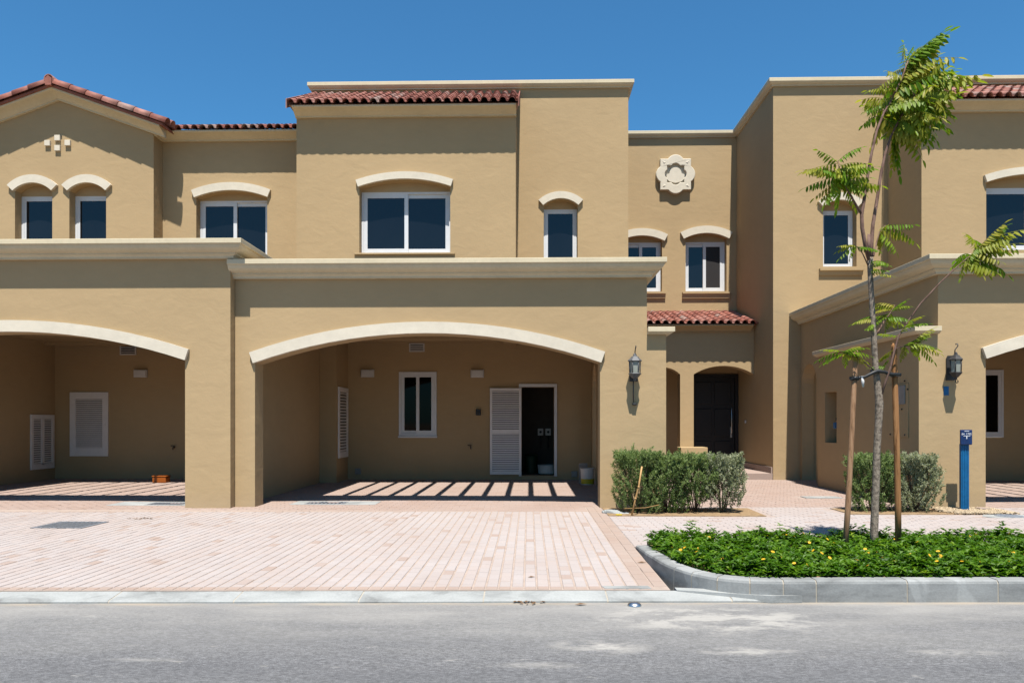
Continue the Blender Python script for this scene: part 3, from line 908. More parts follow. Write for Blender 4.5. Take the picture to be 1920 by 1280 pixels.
# recess with medallion and two windows
rwA = arch_hole(2.46, 3.725, 5.06, 6.50, 6.61); rwB = arch_hole(4.40, 5.545, 5.055, 6.545, 6.675)
rwA = arch_hole(2.60, 3.74, 5.055, 6.490, 6.615)
wall(h, 'wall', rect(2.076, 5.82, 2.9, 9.52), [rwA, rwB], 'y', 21.7, 22.0)
window(h, 2.605, 3.735, 5.06, 6.47, 21.9, front='right')
window(h, 4.405, 5.54, 5.06, 6.475, 21.9, front='right', panes=(None, SCREEN))
tympanum(h, 2.60, 3.74, 6.47, 6.49, 6.615, 21.9); tympanum(h, 4.40, 5.545, 6.475, 6.545, 6.675, 21.9)
arch_head(h, 2.60, 3.74, 6.49, 6.615, 0.20, 21.7, 0.08, 0.05)
arch_head(h, 4.40, 5.545, 6.545, 6.675, 0.20, 21.7, 0.08, 0.05)
sill(h, 2.50, 3.83, 4.85, 5.03, 21.7); sill(h, 4.30, 5.63, 4.845, 5.025, 21.7)
cornice(h, PARAP, [(2.38, 21.7), (5.815, 21.7)])
# medallion
def quatre(s, cx, cz):
    a, r, c = 0.42 * s, 0.245 * s, 0.29 * s; pts = []
    dx = math.sqrt(r * r - (a - c) ** 2)
    for k in range(4):
        q = []
        a0 = math.atan2(a - c, dx)
        for i in range(11):
            t = math.pi - a0 - (math.pi - 2 * a0) * i / 10
            q.append((r * math.cos(t), c + r * math.sin(t)))
        q.append((a, a))
        for (u, v) in q:
            for _ in range(k): u, v = v, -u
            pts.append((cx + u, cz + v))
    return pts
bm = BM(); mx, mz = 4.10, 8.31
prism(bm, quatre(1.02, mx, mz), [quatre(0.56, mx, mz)], 'y', 21.57, 21.72)
bmesh.ops.bevel(bm, geom=[e for e in bm.edges if len(e.link_faces) == 2 and e.calc_face_angle(0) > 0.8 and all(v.co.y < 21.6 for v in e.verts)], offset=0.014, segments=1, affect='EDGES')
med = obj('medallion', bm, CAP, h, 'cream quatrefoil plaster medallion high on the recessed wall')
bm = BM(); prism(bm, quatre(0.60, mx, mz), None, 'y', 21.66, 21.70); obj('recess_plate', bm, CAP, med)
sh = [(0.17 * math.cos(R(t)), 0.03 + 0.17 * math.sin(R(t))) for t in range(0, 181, 15)] + [(-0.25, 0.0), (-0.25, -0.12), (-0.17, -0.2), (0, -0.24), (0.17, -0.2), (0.25, -0.12), (0.25, 0.0)]
bm = BM(); prism(bm, [(mx + u, mz + v) for u, v in sh], None, 'y', 21.60, 21.665); obj('shield', bm, CAP, med)
for sx in (-1, 1):
    for sz in (-1, 1):
        bm = BM(); c = (mx + sx * 0.33, 21.555, mz + sz * 0.33); v0 = bm.verts.new(c)
        pp = [bm.verts.new((mx + sx * a, 21.575, mz + sz * b)) for a, b in ((0.24, 0.33), (0.39, 0.39), (0.33, 0.24))]
        for i in range(3): bm.faces.new((v0, pp[i], pp[(i + 1) % 3]))
        bmesh.ops.recalc_face_normals(bm, faces=bm.faces); obj('corner_star', bm, CAP, med)
# porch
pa = arc(3.02, 3.915, 2.615, 2.80, 10)[0]; pb = arc(4.265, 5.815, 2.615, 2.835, 16)[0]
out = [(2.376, -0.05), (3.02, -0.05)] + pa + [(3.915, -0.05), (4.265, -0.05)] + pb + [(5.815, 3.90), (2.376, 3.90)]
wall(h, 'porch_wall', out, None, 'y', 20.0, 20.36)
cornice(h, shift(EAVE, -4.37), [(2.38, 20.0), (5.72, 20.0)], STUCCO)
tile_field(h, 2.40, 5.81, 19.60, 3.885, 21.69, 4.44)
slab(h, 'flashing', 2.38, 5.815, 21.655, 21.698, 4.40, 4.50, mat=TILE)
slab(h, 'landing', 2.3, 5.815, 18.47, 21.7, -0.05, 0.15, mat=PAVER2)
slab(h, 'skirting', 5.785, 5.818, 18.5, 21.4, 0.152, 0.30, mat=PAVER2)
slab(h, 'low_wall', 3.83, 4.50, 19.45, 19.995, 0.0, 0.74, bev=0.01)
slab(h, 'ceiling', 2.376, 5.815, 20.37, 21.69, 2.95, 3.1)
slab(h, 'wall', 2.376, 4.42, 21.5, 21.69, 0.15, 2.94)
slab(h, 'wall', 4.425, 5.815, 21.5, 21.69, 2.72, 2.94)
bm = BM(); box(bm, 4.43, 4.52, 21.46, 21.6, 0.15, 2.715); box(bm, 5.72, 5.81, 21.46, 21.6, 0.15, 2.715); box(bm, 4.521, 5.719, 21.46, 21.6, 2.63, 2.715)
obj('door_frame', bm, DOORW, h)
bm = BM(); box(bm, 4.525, 5.715, 21.53, 21.58, 0.155, 2.625)
for xa, xb in ((4.62, 5.08), (5.16, 5.62)):
    for za, zb in ((0.3, 0.85), (0.98, 1.75), (1.88, 2.5)): box(bm, xa, xb, 21.505, 21.535, za, zb, 0.012)
dr = obj('front_door', bm, DOORW, h)
bm = BM(); tube(bm, [(5.62, 21.47, 1.05), (5.62, 21.44, 1.08), (5.62, 21.44, 1.75), (5.62, 21.47, 1.78)], 0.014, 8); box(bm, 5.595, 5.645, 21.495, 21.506, 0.95, 1.25); obj('handle', bm, STEEL, dr)
bm = BM(); box(bm, 5.79, 5.816, 20.7, 20.78, 1.35, 1.43, 0.004); obj('doorbell', bm, WPLAST, h)

# ================= right house (HC)
h = HC
wall(h, 'wall', rect(5.82, 8.52, -0.05, 9.52), [arch_hole(7.0, 7.79, 5.075, 6.495, 6.645), ], 'y', 18.45, 18.75)
slab(h, 'wall', 5.82, 6.12, 18.752, 26, -0.05, 9.52)
window(h, 7.005, 7.785, 5.08, 6.455, 18.67, 'fixed', fr=0.05)
tympanum(h, 7.0, 7.79, 6.455, 6.495, 6.645, 18.67)
arch_head(h, 7.0, 7.79, 6.495, 6.645, 0.175, 18.45, 0.075, 0.03)
sill(h, 6.90, 7.92, 4.86, 5.02, 18.45, 0.09)
cornice(h, PARAP, [(5.82, 26), (5.82, 18.45), (14, 18.45)])
wall(h, 'wall', rect(8.521, 14, 5.0, 9.52), None, 'y', 18.47, 18.75)
slab(h, 'roof_deck', 6.13, 14, 18.76, 26, 9.0, 9.2, mat=CONC)
slab(h, 'wall', 5.82, 14, 26.0, 26.3, 0, 9.4)
# wing
wall(h, 'wall', rect(8.52, 14, 3.2, 8.24), [arch_hole(9.905, 11.915, 5.10, 6.56, 6.725)], 'y', 16.87, 17.17)
slab(h, 'wall', 8.52, 8.82, 17.172, 18.469, 3.2, 8.24)
window(h, 9.91, 11.91, 5.115, 6.50, 17.09, front='left')
tympanum(h, 9.905, 11.915, 6.50, 6.56, 6.725, 17.09)
arch_head(h, 9.905, 11.915, 6.56, 6.725, 0.155, 16.87, 0.075, 0.006)
cornice(h, EAVE, [(8.51, 16.87), (14, 16.87)])
tile_field(h, 8.46, 13.86, 16.47, 8.256, 18.44, 9.26)
verge(h, 8.445, 16.45, 8.29, 18.44, 9.26)
slab(h, 'roof_deck', 8.83, 14, 17.18, 18.46, 7.9, 8.06, mat=CONC)
# carport
carport_front(h, 6.47, 13.3, 12.3, 3.96, 7.213, 12.77, 2.37, 2.84, lowl=(6.17, 2.86))
cornice(h, shift(CORN, 0.03), [(6.47, 18.448), (6.47, 12.3), (13.4, 12.3)])
wall(h, 'wall', [(12.68, -0.05), (17.44, -0.05)] + arc(17.44, 18.36, 2.3, 2.72, 12)[0] + [(18.36, -0.05), (18.448, -0.05), (18.448, 3.96), (12.68, 3.96)], None, 'x', 6.47, 6.745)
niche = rect(15.55, 16.16, 0.95, 1.99)
wall(h, 'low_block_wall', [(12.68, -0.05), (16.55, -0.05), (16.55, 2.86), (12.68, 2.86)], [niche], 'x', 6.17, 6.40)
slab(h, 'wall', 6.402, 6.469, 12.681, 16.55, -0.05, 2.85)
cornice(h, CAPC, [(6.17, 16.55), (6.17, 12.3), (6.467, 12.3)])
bm = BM(); box(bm, 6.155, 6.172, 12.62, 13.30, 1.12, 2.0, 0.003)
pan = obj('meter_panel', bm, STUCCO, h, 'flush tan meter cover let into the low side wall')
bm = BM(); box(bm, 6.135, 6.154, 12.70, 12.95, 1.66, 1.97, 0.006); obj('meter_window', bm, GPLAST, pan)
for (yy, zz) in ((12.72, 2.04), (13.22, 1.16), (12.72, 1.16), (12.82, 1.58), (12.62, 1.9)):
    bm = BM(); box(bm, 6.14, 6.156, yy - 0.012, yy + 0.012, zz - 0.012, zz + 0.012, 0.002); obj('screw', bm, BLACKP, pan)
slab(h, 'ceiling', 6.746, 13.3, 16.12, 18.4, 3.28, 3.60)
slab(h, 'ceiling', 6.746, 7.62, 12.68, 16.118, 3.28, 3.60)
slab(h, 'ceiling', 12.35, 13.3, 12.68, 16.118, 3.28, 3.60)
pergola(h, 7.7, 12.3, 12.68, 16.118, 3.33, 3.58, 12.0, 0.436, 0.075)
wall(h, 'back_wall', rect(6.746, 13.3, -0.05, 3.28), [rect(10.30, 11.20, 1.01, 2.61)], 'y', 18.40, 18.46)
window(h, 10.305, 11.195, 1.015, 2.605, 18.37, front='right', panes=(GLASSB, GLASSB), fr=0.05, sb=0.075)
slab(h, 'wall', 13.0, 13.3, 12.681, 18.4, -0.05, 3.96)

# ================= left house (HA)
h = HA
carport_front(h, -12.6, -4.752, 12.12, 4.22, -11.12, -5.48, 2.355, 2.811)
cornice(h, shift(CORN, 0.29), [(-12.8, 12.12), (-4.752, 12.12), (-4.752, 16.86)])
slab(h, 'party_wall', -5.10, -4.752, 12.501, 18.4, -0.05, 4.22)
slab(h, 'wall', -11.86, -11.51, 12.501, 18.4, -0.05, 4.22)
wall(h, 'back_wall', rect(-11.86, -4.753, -0.05, 3.9), None, 'y', 18.40, 18.449)
slab(h, 'ceiling', -11.509, -5.101, 16.0, 18.4, 3.28, 3.60)
slab(h, 'ceiling', -11.509, -10.42, 12.501, 15.998, 3.28, 3.60)
slab(h, 'ceiling', -5.75, -5.101, 12.501, 15.998, 3.28, 3.60)
pergola(h, -10.38, -5.8, 12.501, 15.998, 3.36, 3.58, -6.12, 0.446, 0.066)
louvre(h, 'louvre_cabinet', -11.13, -10.19, 0.55, 2.10, 18.40, 24, False, 'white louvred cabinet door on the back wall of the left carport', 0.14)
louvre(h, 'louvre_cabinet', 17.46, 18.33, 0.27, 1.55, 0, 20, 'v', 'white double louvred cabinet on the side wall of the left carport', 0.09, right=-11.51)
GX = -11.14; SL = 0.355
def rz(x, top): return top - SL * abs(x - GX)
wings = [arch_hole(-12.226, -11.326, 5.6, 6.868, 7.045), arch_hole(-10.915, -10.03, 5.6, 6.862, 7.038)]
wall(h, 'gable_wall', [(-13.4, 3.2), (-8.892, 3.2), (-8.892, rz(-8.892, 9.15)), (GX, 9.15), (-13.4, rz(-13.4, 9.15))], wings, 'y', 18.0, 18.28)
slab(h, 'wall', -9.19, -8.892, 18.281, 18.75, 3.2, 8.19)
for (a, b, zs, zc) in ((-12.226, -11.326, 6.868, 7.045), (-10.915, -10.03, 6.862, 7.038)):
    window(h, a + 0.002, b - 0.002, 5.61, 6.80, 18.24, 'single', fr=0.06, sb=0.05)
    tympanum(h, a, b, 6.80, zs, zc, 18.23)
    arch_head(h, a, b, zs, zc, 0.19, 18.0, 0.075, 0.03)
for (x, z) in ((-11.18, 8.105), (-11.42, 7.985), (-10.935, 7.985), (-11.18, 7.865)):
    bm = BM(); box(bm, x - 0.066, x + 0.066, 17.945, 18.03, z - 0.066, z + 0.066, 0.006); obj('relief_block', bm, CAP, h)
wall(h, 'wall', rect(-8.89, -5.21, 3.2, 8.38), [arch_hole(-8.069, -6.336, 5.1, 6.81, 6.972)], 'y', 18.45, 18.75)
window(h, -8.064, -6.341, 5.12, 6.79, 18.67, front='left')
tympanum(h, -8.069, -6.336, 6.79, 6.81, 6.972, 18.67)
arch_head(h, -8.069, -6.336, 6.81, 6.972, 0.19, 18.45, 0.075, 0.012)
# rake cornice (both slopes) and the level eave cornice with its return
RK = [(-0.02, 0.20), (0.330, 0.20), (0.330, 0.165), (0.315, 0.155), (0.290, 0.148), (0.235, 0.132), (0.175, 0.108), (0.120, 0.075), (0.085, 0.045), (0.070, 0.040), (0.070, 0.005), (-0.02, 0.005)]
bm = BM()
for xa, xb in ((-13.8, GX), (GX, -8.60)):
    rings = [[bm.verts.new((x, 18.0 - o, rz(x, 8.985) + u)) for o, u in RK] for x in (xa, xb)]
    q = len(RK); new = []
    for j in range(q): new.append(bm.faces.new((rings[0][j], rings[1][j], rings[1][(j + 1) % q], rings[0][(j + 1) % q])))
    tr = tessellate_polygon([[Vector((o, u, 0)) for o, u in RK]])
    for rg in rings:
        for t in tr:
            if len(set(t)) == 3: new.append(bm.faces.new([rg[i] for i in t]))
    bmesh.ops.recalc_face_normals(bm, faces=new)
obj('rake_cornice', bm, TRIM, h)
cornice(h, shift(EAVE, 0.085), [(-8.892, 18.02), (-8.892, 18.45), (-5.202, 18.45)])
bm = BM()
prism(bm, [(-13.9, rz(-13.9, 9.245)), (GX, 9.245), (-8.50, rz(-8.50, 9.245)), (-8.50, rz(-8.50, 9.19)), (GX, 9.19), (-13.9, rz(-13.9, 9.19))], None, 'y', 17.63, 24)
gr = obj('roof', bm, TILE, h)
base = origin(h); ang = math.atan(SL)
for sgn in (1, -1):
    s = 0.05; k = 0
    L0 = 2.74 / math.cos(ang) if sgn > 0 else 2.9
    while s + 0.40 < L0:
        sx = GX + sgn * (s * math.cos(ang)); z = 9.27 - s * math.sin(ang)
        # barrel tile lying down the verge: its lower, wider end covers the next one
        e = s + 0.46
        lx = GX + sgn * (e * math.cos(ang)); lz = 9.27 - e * math.sin(ang) + 0.028
        rotz = R(90) if sgn > 0 else R(-90)
        tile_at(gr, base, (lx, 17.66, lz - 0.005), Matrix.Rotation(rotz, 3, 'Z').to_euler() if False else (Matrix.Rotation(rotz, 3, 'Z') @ Matrix.Rotation(ang, 3, 'X')).to_euler(), 'verge_tile', BARREL)
        for j, yy in enumerate((17.93, 18.22)):
            tile_at(gr, base, (lx, yy, lz - 0.02 + 0.055), (Matrix.Rotation(rotz, 3, 'Z') @ Matrix.Rotation(ang, 3, 'X')).to_euler(), 'roof_tile', BARREL)
        s += 0.40
for k in range(4):
    tile_at(gr, base, (GX, 17.56 + 0.4 * k, 9.325), (R(1.5), 0, 0), 'ridge_tile', BARREL)
bm = BM(); prism(bm, [(GX - 0.07, 9.18), (GX + 0.07, 9.18), (GX + 0.085, 9.34), (GX, 9.40), (GX - 0.085, 9.34)], None, 'y', 17.545, 17.62); obj('apex_tile', bm, TILE, gr)
tile_field(h, -8.62, -5.215, 18.06, 8.342, 19.9, 9.05)
slab(h, 'wall', -13.4, -5.21, 26, 26.3, 0, 8.3)

# ------------------------------------------------------------------ fittings on the houses
def lantern(label, x, zc, kind, yw=12.3):
    t = thing('wall_lantern', label, 'wall lantern', (x, yw, zc), 'black wall lanterns beside the carports')
    y = yw - 0.17
    metal = GREYM if kind == 'rod' else DARKM
    bm = BM(); prism(bm, [(x - 0.065 + 0.0, zc - 0.22), (x + 0.065, zc - 0.22), (x + 0.065, zc + 0.12), (x + 0.04, zc + 0.17), (x - 0.04, zc + 0.17), (x - 0.065, zc + 0.12)], None, 'y', yw - 0.025, yw + 0.002); obj('back_plate', bm, DARKM, t)
    bm = BM(); lathe(bm, [(0.105, zc + 0.085), (0.112, zc + 0.095), (0.105, zc + 0.108), (0.070, zc + 0.14), (0.062, zc + 0.155), (0.032, zc + 0.172), (0.024, zc + 0.20), (0.010, zc + 0.215)], x, y, 6)
    obj('lantern_roof', bm, metal, t)
    bm = BM(); lathe(bm, [(0.072, zc - 0.098), (0.079, zc + 0.086)], x, y, 6); obj('lantern_glass', bm, FROST, t)
    bm = BM()
    for k in range(6):
        a = 2 * math.pi * k / 6; ca, sa = math.cos(a), math.sin(a)
        tube(bm, [(x + 0.083 * ca, y + 0.083 * sa, zc - 0.10), (x + 0.089 * ca, y + 0.089 * sa, zc + 0.088)], 0.007, 6)
    lathe(bm, [(0.100, zc - 0.100), (0.104, zc - 0.108), (0.092, zc - 0.122), (0.045, zc - 0.175), (0.020, zc - 0.19), (0.026, zc - 0.205), (0.010, zc - 0.222)], x, y, 6)
    obj('cage', bm, metal, t)
    bm = BM(); pts = []
    for i in range(15):
        a = R(-60 + 300 * i / 14); pts.append((x + 0.012, y - 0.03 + 0.034 * math.cos(a) * (1 - i / 40), zc + 0.285 + 0.034 * math.sin(a) * (1 - i / 40)))
    pts2 = [(x, y, zc + 0.205), (x - 0.010, y, zc + 0.235)]
    if kind == 'scroll':
        pts = [(x - 0.018, y, zc + 0.2), (x - 0.012, y, zc + 0.25), (x + 0.012, y, zc + 0.28), (x + 0.032, y, zc + 0.31), (x + 0.025, y, zc + 0.345), (x + 0.004, y, zc + 0.345), (x + 0.0, y, zc + 0.325)]
    else:
        pts = [(x, y, zc + 0.2), (x + 0.004, y, zc + 0.25), (x + 0.010, y - 0.015, zc + 0.30), (x + 0.010, y - 0.04, zc + 0.325), (x + 0.008, y - 0.06, zc + 0.30)]
    tube(bm, pts, 0.0085, 8); obj('top_scroll', bm, DARKM, t)
    bm = BM()
    if kind == 'scroll':
        tube(bm, [(x, y, zc - 0.215), (x - 0.004, y, zc - 0.245), (x + 0.008, y, zc - 0.268), (x + 0.030, y, zc - 0.262), (x + 0.036, y, zc - 0.238), (x + 0.022, y, zc - 0.228)], 0.008, 8)
        obj('tail_scroll', bm, DARKM, t)
    else:
        tube(bm, [(x - 0.006, yw - 0.03, zc - 0.2), (x - 0.004, yw - 0.035, zc - 0.56)], 0.008, 8)
        box(bm, x - 0.02, x + 0.045, yw - 0.07, yw - 0.001, zc - 0.60, zc - 0.565, 0.008)
        obj('tail_rod', bm, DARKM, t)
    return t
lantern('wall lantern with long hanging rod, beside the full carport arch', 1.665, 2.235, 'rod')
lantern('wall lantern with curled scroll ends, above the blue sticker', 6.655, 2.245, 'scroll')
bm = BM(); box(bm, 6.555, 6.635, 12.292, 12.2995, 1.79, 1.93)
tag(obj('wall_sticker', bm, BLUE, at=(6.6, 12.295, 1.86)), 'small bright blue sticker on the wall under the scrolled lantern', 'sticker')

def bulkhead(label, x, z):
    t = thing('bulkhead_light', label, 'wall light', (x, 18.4, z), 'white bulkhead lights on the carport back walls')
    bm = BM(); box(bm, x - 0.16, x + 0.16, 18.33, 18.398, z - 0.095, z + 0.095, 0.012); obj('housing', bm, WPLAST, t)
    bm = BM(); box(bm, x - 0.145, x + 0.145, 18.30, 18.335, z - 0.082, z + 0.082, 0.014); obj('diffuser', bm, WPLAST, t)
bulkhead('white box light left of the carport window', -3.88, 2.545)
bulkhead('white box light above the louvred door in the middle carport', -1.24, 2.535)
bulkhead('white box light high in the left carport, right of the vent', -9.39, 2.55)

def vent(label, x0, x1, z0, z1, y=18.4):
    t = thing('air_vent', label, 'air vent', ((x0 + x1) / 2, y, (z0 + z1) / 2), 'white wall vents')
    bm = BM(); f = 0.03
    box(bm, x0, x0 + f, y - 0.02, y - 0.001, z0, z1); box(bm, x1 - f, x1, y - 0.02, y - 0.001, z0, z1); box(bm, x0 + f, x1 - f, y - 0.02, y - 0.001, z0, z0 + f); box(bm, x0 + f, x1 - f, y - 0.02, y - 0.001, z1 - f, z1)
    obj('frame', bm, WPLAST, t)
    bm = BM(); box(bm, x0 + f, x1 - f, y - 0.004, y - 0.001, z0 + f, z1 - f); obj('duct_shade', bm, BLACKP, t)  # flat black sheet standing in for the unlit hollow of the vent
    for k in range(3):
        z = z0 + f + (z1 - z0 - 2 * f) * (k + 0.75) / 3.5
        bm = BM(); prism(bm, [(y - 0.018, z - 0.018), (y - 0.014, z - 0.018), (y - 0.004, z + 0.012), (y - 0.008, z + 0.012)], None, 'x', x0 + f, x1 - f); obj('slat', bm, WPLAST, t)
vent('slatted white vent under the ceiling of the middle carport', -2.88, -2.51, 3.06, 3.265)
vent('slatted white vent behind the arch of the left carport', -9.91, -9.51, 3.0, 3.255)

def socket(label, x, z, mat=GPLAST, s=0.07, y=18.4):
    bm = BM(); box(bm, x - s, x + s, y - 0.055, y - 0.001, z - s, z + s, 0.008)
    box(bm, x - s * 0.6, x + s * 0.6, y - 0.066, y - 0.055, z - s * 0.6, z + s * 0.4, 0.004)
    return tag(obj('outlet_box', bm, mat, at=(x, y, z)), label, 'outlet box', 'outlet boxes low on the carport back wall')
socket('grey outlet box low on the wall beside the pilaster', -4.11, 0.195)
socket('grey outlet box low on the wall behind the paint bucket', 1.08, 0.135)
bm = BM(); box(bm, -1.275, -1.155, 18.33, 18.398, 1.535, 1.685, 0.012); box(bm, -1.235, -1.195, 18.31, 18.33, 1.59, 1.63, 0.006)
tag(obj('isolator_switch', bm, BLACKP, at=(-1.21, 18.4, 1.6)), 'small black switch box left of the louvred door', 'switch')
def tap(label, x, z):
    bm = BM(); tube(bm, [(x, 18.4, z), (x, 18.31, z), (x + 0.01, 18.28, z - 0.01), (x + 0.012, 18.275, z - 0.06)], [0.014, 0.014, 0.014, 0.011], 8)
    tube(bm, [(x - 0.07, 18.33, z + 0.035), (x + 0.03, 18.33, z + 0.035)], 0.009, 6); tube(bm, [(x, 18.33, z), (x, 18.33, z + 0.035)], 0.008, 6)
    return tag(obj('water_tap', bm, DARKM, at=(x, 18.4, z)), label, 'tap', 'garden taps in the carports')
tap('dark tap on the wall between the window and the louvred door', -1.40, 0.79)
tap('dark tap on the wall above the orange tub', -8.57, 0.77)
# store-room contents
for k, x in enumerate((0.30, 0.50)):
    t = thing('valve_box', ('left' if k == 0 else 'right') + ' one of two pale valve boxes inside the dark doorway', 'valve box', (x, 20.19, 1.12), 'valve boxes in the store room')
    bm = BM(); box(bm, x - 0.07, x + 0.07, 20.12, 20.198, 1.03, 1.21, 0.006); obj('casing', bm, WPLAST, t)
    bm = BM(); tube(bm, [(x, 20.12, 1.12), (x, 20.08, 1.12)], 0.035, 10); obj('valve', bm, DARKM, t)
    bm = BM(); tube(bm, [(x, 20.15, 1.03), (x, 20.15, 0.7)], 0.018, 8); obj('pipe', bm, DARKM, t)
bm = BM(); lathe(bm, [(0.18, 0.09), (0.22, 0.11), (0.235, 0.30), (0.245, 0.31), (0.235, 0.315), (0.21, 0.30), (0.20, 0.13)], 0.45, 19.1, 20)
tag(obj('white_tub', bm, WPLAST, at=(0.45, 19.1, 0.085)), 'white tub on the floor of the dark store room', 'tub')
bm = BM(); lathe(bm, [(0.15, 0.09), (0.17, 0.50), (0.18, 0.52), (0.17, 0.53), (0.13, 0.56)], 0.05, 19.5, 16)
tag(obj('green_drum', bm, DGREEN, at=(0.05, 19.5, 0.085)), 'green drum in the dark store room, behind the white tub', 'drum')
# meter in the niche
t = thing('water_meter', 'water meter with blue cover and green tag in the wall niche', 'meter', (6.3, 15.7, 0.95))
bm = BM(); tube(bm, [(6.25, 15.64, 0.951), (6.25, 15.64, 1.62)], 0.03, 8); tube(bm, [(6.25, 15.64, 1.5), (6.39, 15.7, 1.5)], 0.025, 8); tube(bm, [(6.25, 15.64, 1.18), (6.39, 15.7, 1.18)], 0.025, 8)
box(bm, 6.21, 6.30, 15.58, 15.72, 1.40, 1.46, 0.01); obj('pipe', bm, BLACKP, t)
bm = BM(); box(bm, 6.19, 6.30, 15.66, 15.80, 1.24, 1.37, 0.02); obj('cover', bm, BLUE, t)
bm = BM(); box(bm, 6.22, 6.30, 15.575, 15.62, 1.60, 1.86, 0.01); obj('tag', bm, GREEN, t)

# sign on its blue post
t = thing('plot_sign', 'dark blue plot number sign on a bright blue post in the pebbles', 'sign', (6.70, 11.95, 0))
bm = BM(); box(bm, 6.640, 6.765, 11.96, 12.01, -0.02, 1.03, 0.004)
for xx in (6.665, 6.702, 6.740): box(bm, xx - 0.006, xx + 0.006, 11.954, 11.961, 0, 1.03)
obj('post', bm, BLUE, t)
bm = BM(); box(bm, 6.612, 6.790, 11.915, 11.952, 1.018, 1.25, 0.012); obj('plate', bm, BLUED, t)
bm = BM(); box(bm, 6.650, 6.752, 11.910, 11.9145, 1.150, 1.158); box(bm, 6.693, 6.707, 11.910, 11.9145, 1.110, 1.1495); obj('road_symbol', bm, SIGNW, t)
bm = BM(); box(bm, 6.665, 6.737, 11.910, 11.9145, 1.224, 1.233); obj('header_strip', bm, SIGNW, t)
def text(body, x, z, size, parent):
    c = bpy.data.curves.new('lettering', 'FONT'); c.body = body; c.size = size; c.extrude = 0.001; c.align_x = 'CENTER'
    tmp = bpy.data.objects.new('lettering', c); me = bpy.data.meshes.new_from_object(tmp); bpy.data.objects.remove(tmp)
    o = bpy.data.objects.new('lettering', me); COL.objects.link(o); me.materials.clear(); me.materials.append(SIGNW)
    o.parent = parent; o.location = Vector((x, 11.9125, z)) - origin(parent); o.rotation_euler = (R(90), 0, 0)
text('84', 6.645, 1.168, 0.045, t); text('1785', 6.730, 1.170, 0.045, t)

# bucket and orange tub
t = thing('paint_bucket', 'dirty white paint bucket with yellow band by the carport wall', 'bucket', (1.29, 16.95, 0))
bm = BM(); lathe(bm, [(0.135, 0.0), (0.14, 0.01), (0.158, 0.33), (0.166, 0.335), (0.166, 0.36), (0.158, 0.362), (0.15, 0.34), (0.13, 0.03)], 1.29, 16.95, 24); obj('pail', bm, WPLAST, t, smooth=False)
bm = BM(); lathe(bm, [(0.1425, 0.02), (0.1500, 0.13), (0.1495, 0.131), (0.142, 0.0195)], 1.29, 16.95, 24); obj('yellow_band', bm, YELLOW, t)
bm = BM(); tube(bm, [(1.29 + 0.165 * math.cos(a), 16.95 - 0.02, 0.33 + 0.10 * math.sin(a)) for a in [math.pi * i / 12 for i in range(13)]], 0.005, 6); obj('handle', bm, GPLAST, t)
bm = BM(); box(bm, 1.11, 1.30, 17.13, 17.17, 0.0, 0.46); tag(obj('cardboard_scrap', bm, GPLAST, at=(1.2, 17.15, 0)), 'grey board scrap standing behind the paint bucket', 'board')
t = thing('plastic_tub', 'low orange plastic tub on the floor of the left carport', 'tub', (-8.37, 17.3, 0))
bm = BM(); box(bm, -8.53, -8.22, 17.2, 17.42, 0.0, 0.135, 0.015); obj('tub_body', bm, ORANGE, t)
bm = BM(); box(bm, -8.54, -8.21, 17.19, 17.43, 0.136, 0.16, 0.008); obj('lid', bm, ORANGE, t)

# road stud, grates, covers
t = thing('road_stud', 'small round silver road stud by the dropped kerb', 'road stud', (0.815, 5.99, -0.06))
bm = BM(); lathe(bm, [(0.055, -0.065), (0.055, -0.055), (0.048, -0.044), (0.032, -0.034), (0.012, -0.030)], 0.815, 5.96, 20); obj('dome', bm, STEEL, t, smooth=True)
def grate(label, x0, x1, y0, y1, bars, ang_bars=False, z=0.004):
    t = thing('drain_grate', label, 'drain grate', ((x0 + x1) / 2, (y0 + y1) / 2, 0), 'steel drain grates')
    bm = BM(); box(bm, x0, x1, y0, y1, -0.02, z - 0.0025); obj('pit_shade', bm, BLACKP, t)  # solid black slab, paints the darkness below the bars
    bm = BM(); f = 0.025
    box(bm, x0, x0 + f, y0, y1, -0.02, z); box(bm, x1 - f, x1, y0, y1, -0.02, z); box(bm, x0 + f, x1 - f, y0, y0 + f, -0.02, z); box(bm, x0 + f, x1 - f, y1 - f, y1, -0.02, z); obj('frame', bm, GRATE, t)
    first = None
    for k in range(bars):
        if ang_bars: q = (x0 + f, x1 - f, y0 + f + (y1 - y0 - 2 * f) * (k + 0.3) / bars, y0 + f + (y1 - y0 - 2 * f) * (k + 0.85) / bars)
        else: q = (x0 + f + (x1 - x0 - 2 * f) * (k + 0.3) / bars, x0 + f + (x1 - x0 - 2 * f) * (k + 0.72) / bars, y0 + f, y1 - f)
        bm = BM(); box(bm, *q, -0.015, z - 0.001); obj('bar', bm, GRATE, t)
    return t
grate('square slotted drain grate in the driveway before the left carport', -6.42, -5.75, 9.74, 10.39, 11, False, 0.006)
grate('dark slotted drain at the threshold of the middle carport', -3.75, -3.1, 12.75, 13.12, 9)
grate('dark slotted drain at the threshold of the left carport', -6.35, -5.75, 12.55, 12.95, 9)
for (x0, x1, y0, y1, gx0, gx1, gy0, gy1, lab) in ((-3.98, -2.55, 12.66, 13.22, -3.76, -3.09, 12.74, 13.13, 'middle'), (-6.95, -5.48, 12.46, 13.05, -6.36, -5.74, 12.54, 12.96, 'left')):
    bm = BM(); prism(bm, rect(x0, x1, y0, y1), [rect(gx0, gx1, gy0, gy1)], 'z', -0.02, 0.0035)
    tag(obj('drain_collar', bm, CONCW, at=((x0 + x1) / 2, y0, 0)), 'pale concrete collar round the drain at the %s carport threshold' % lab, 'concrete collar', 'concrete collars round the threshold drains')
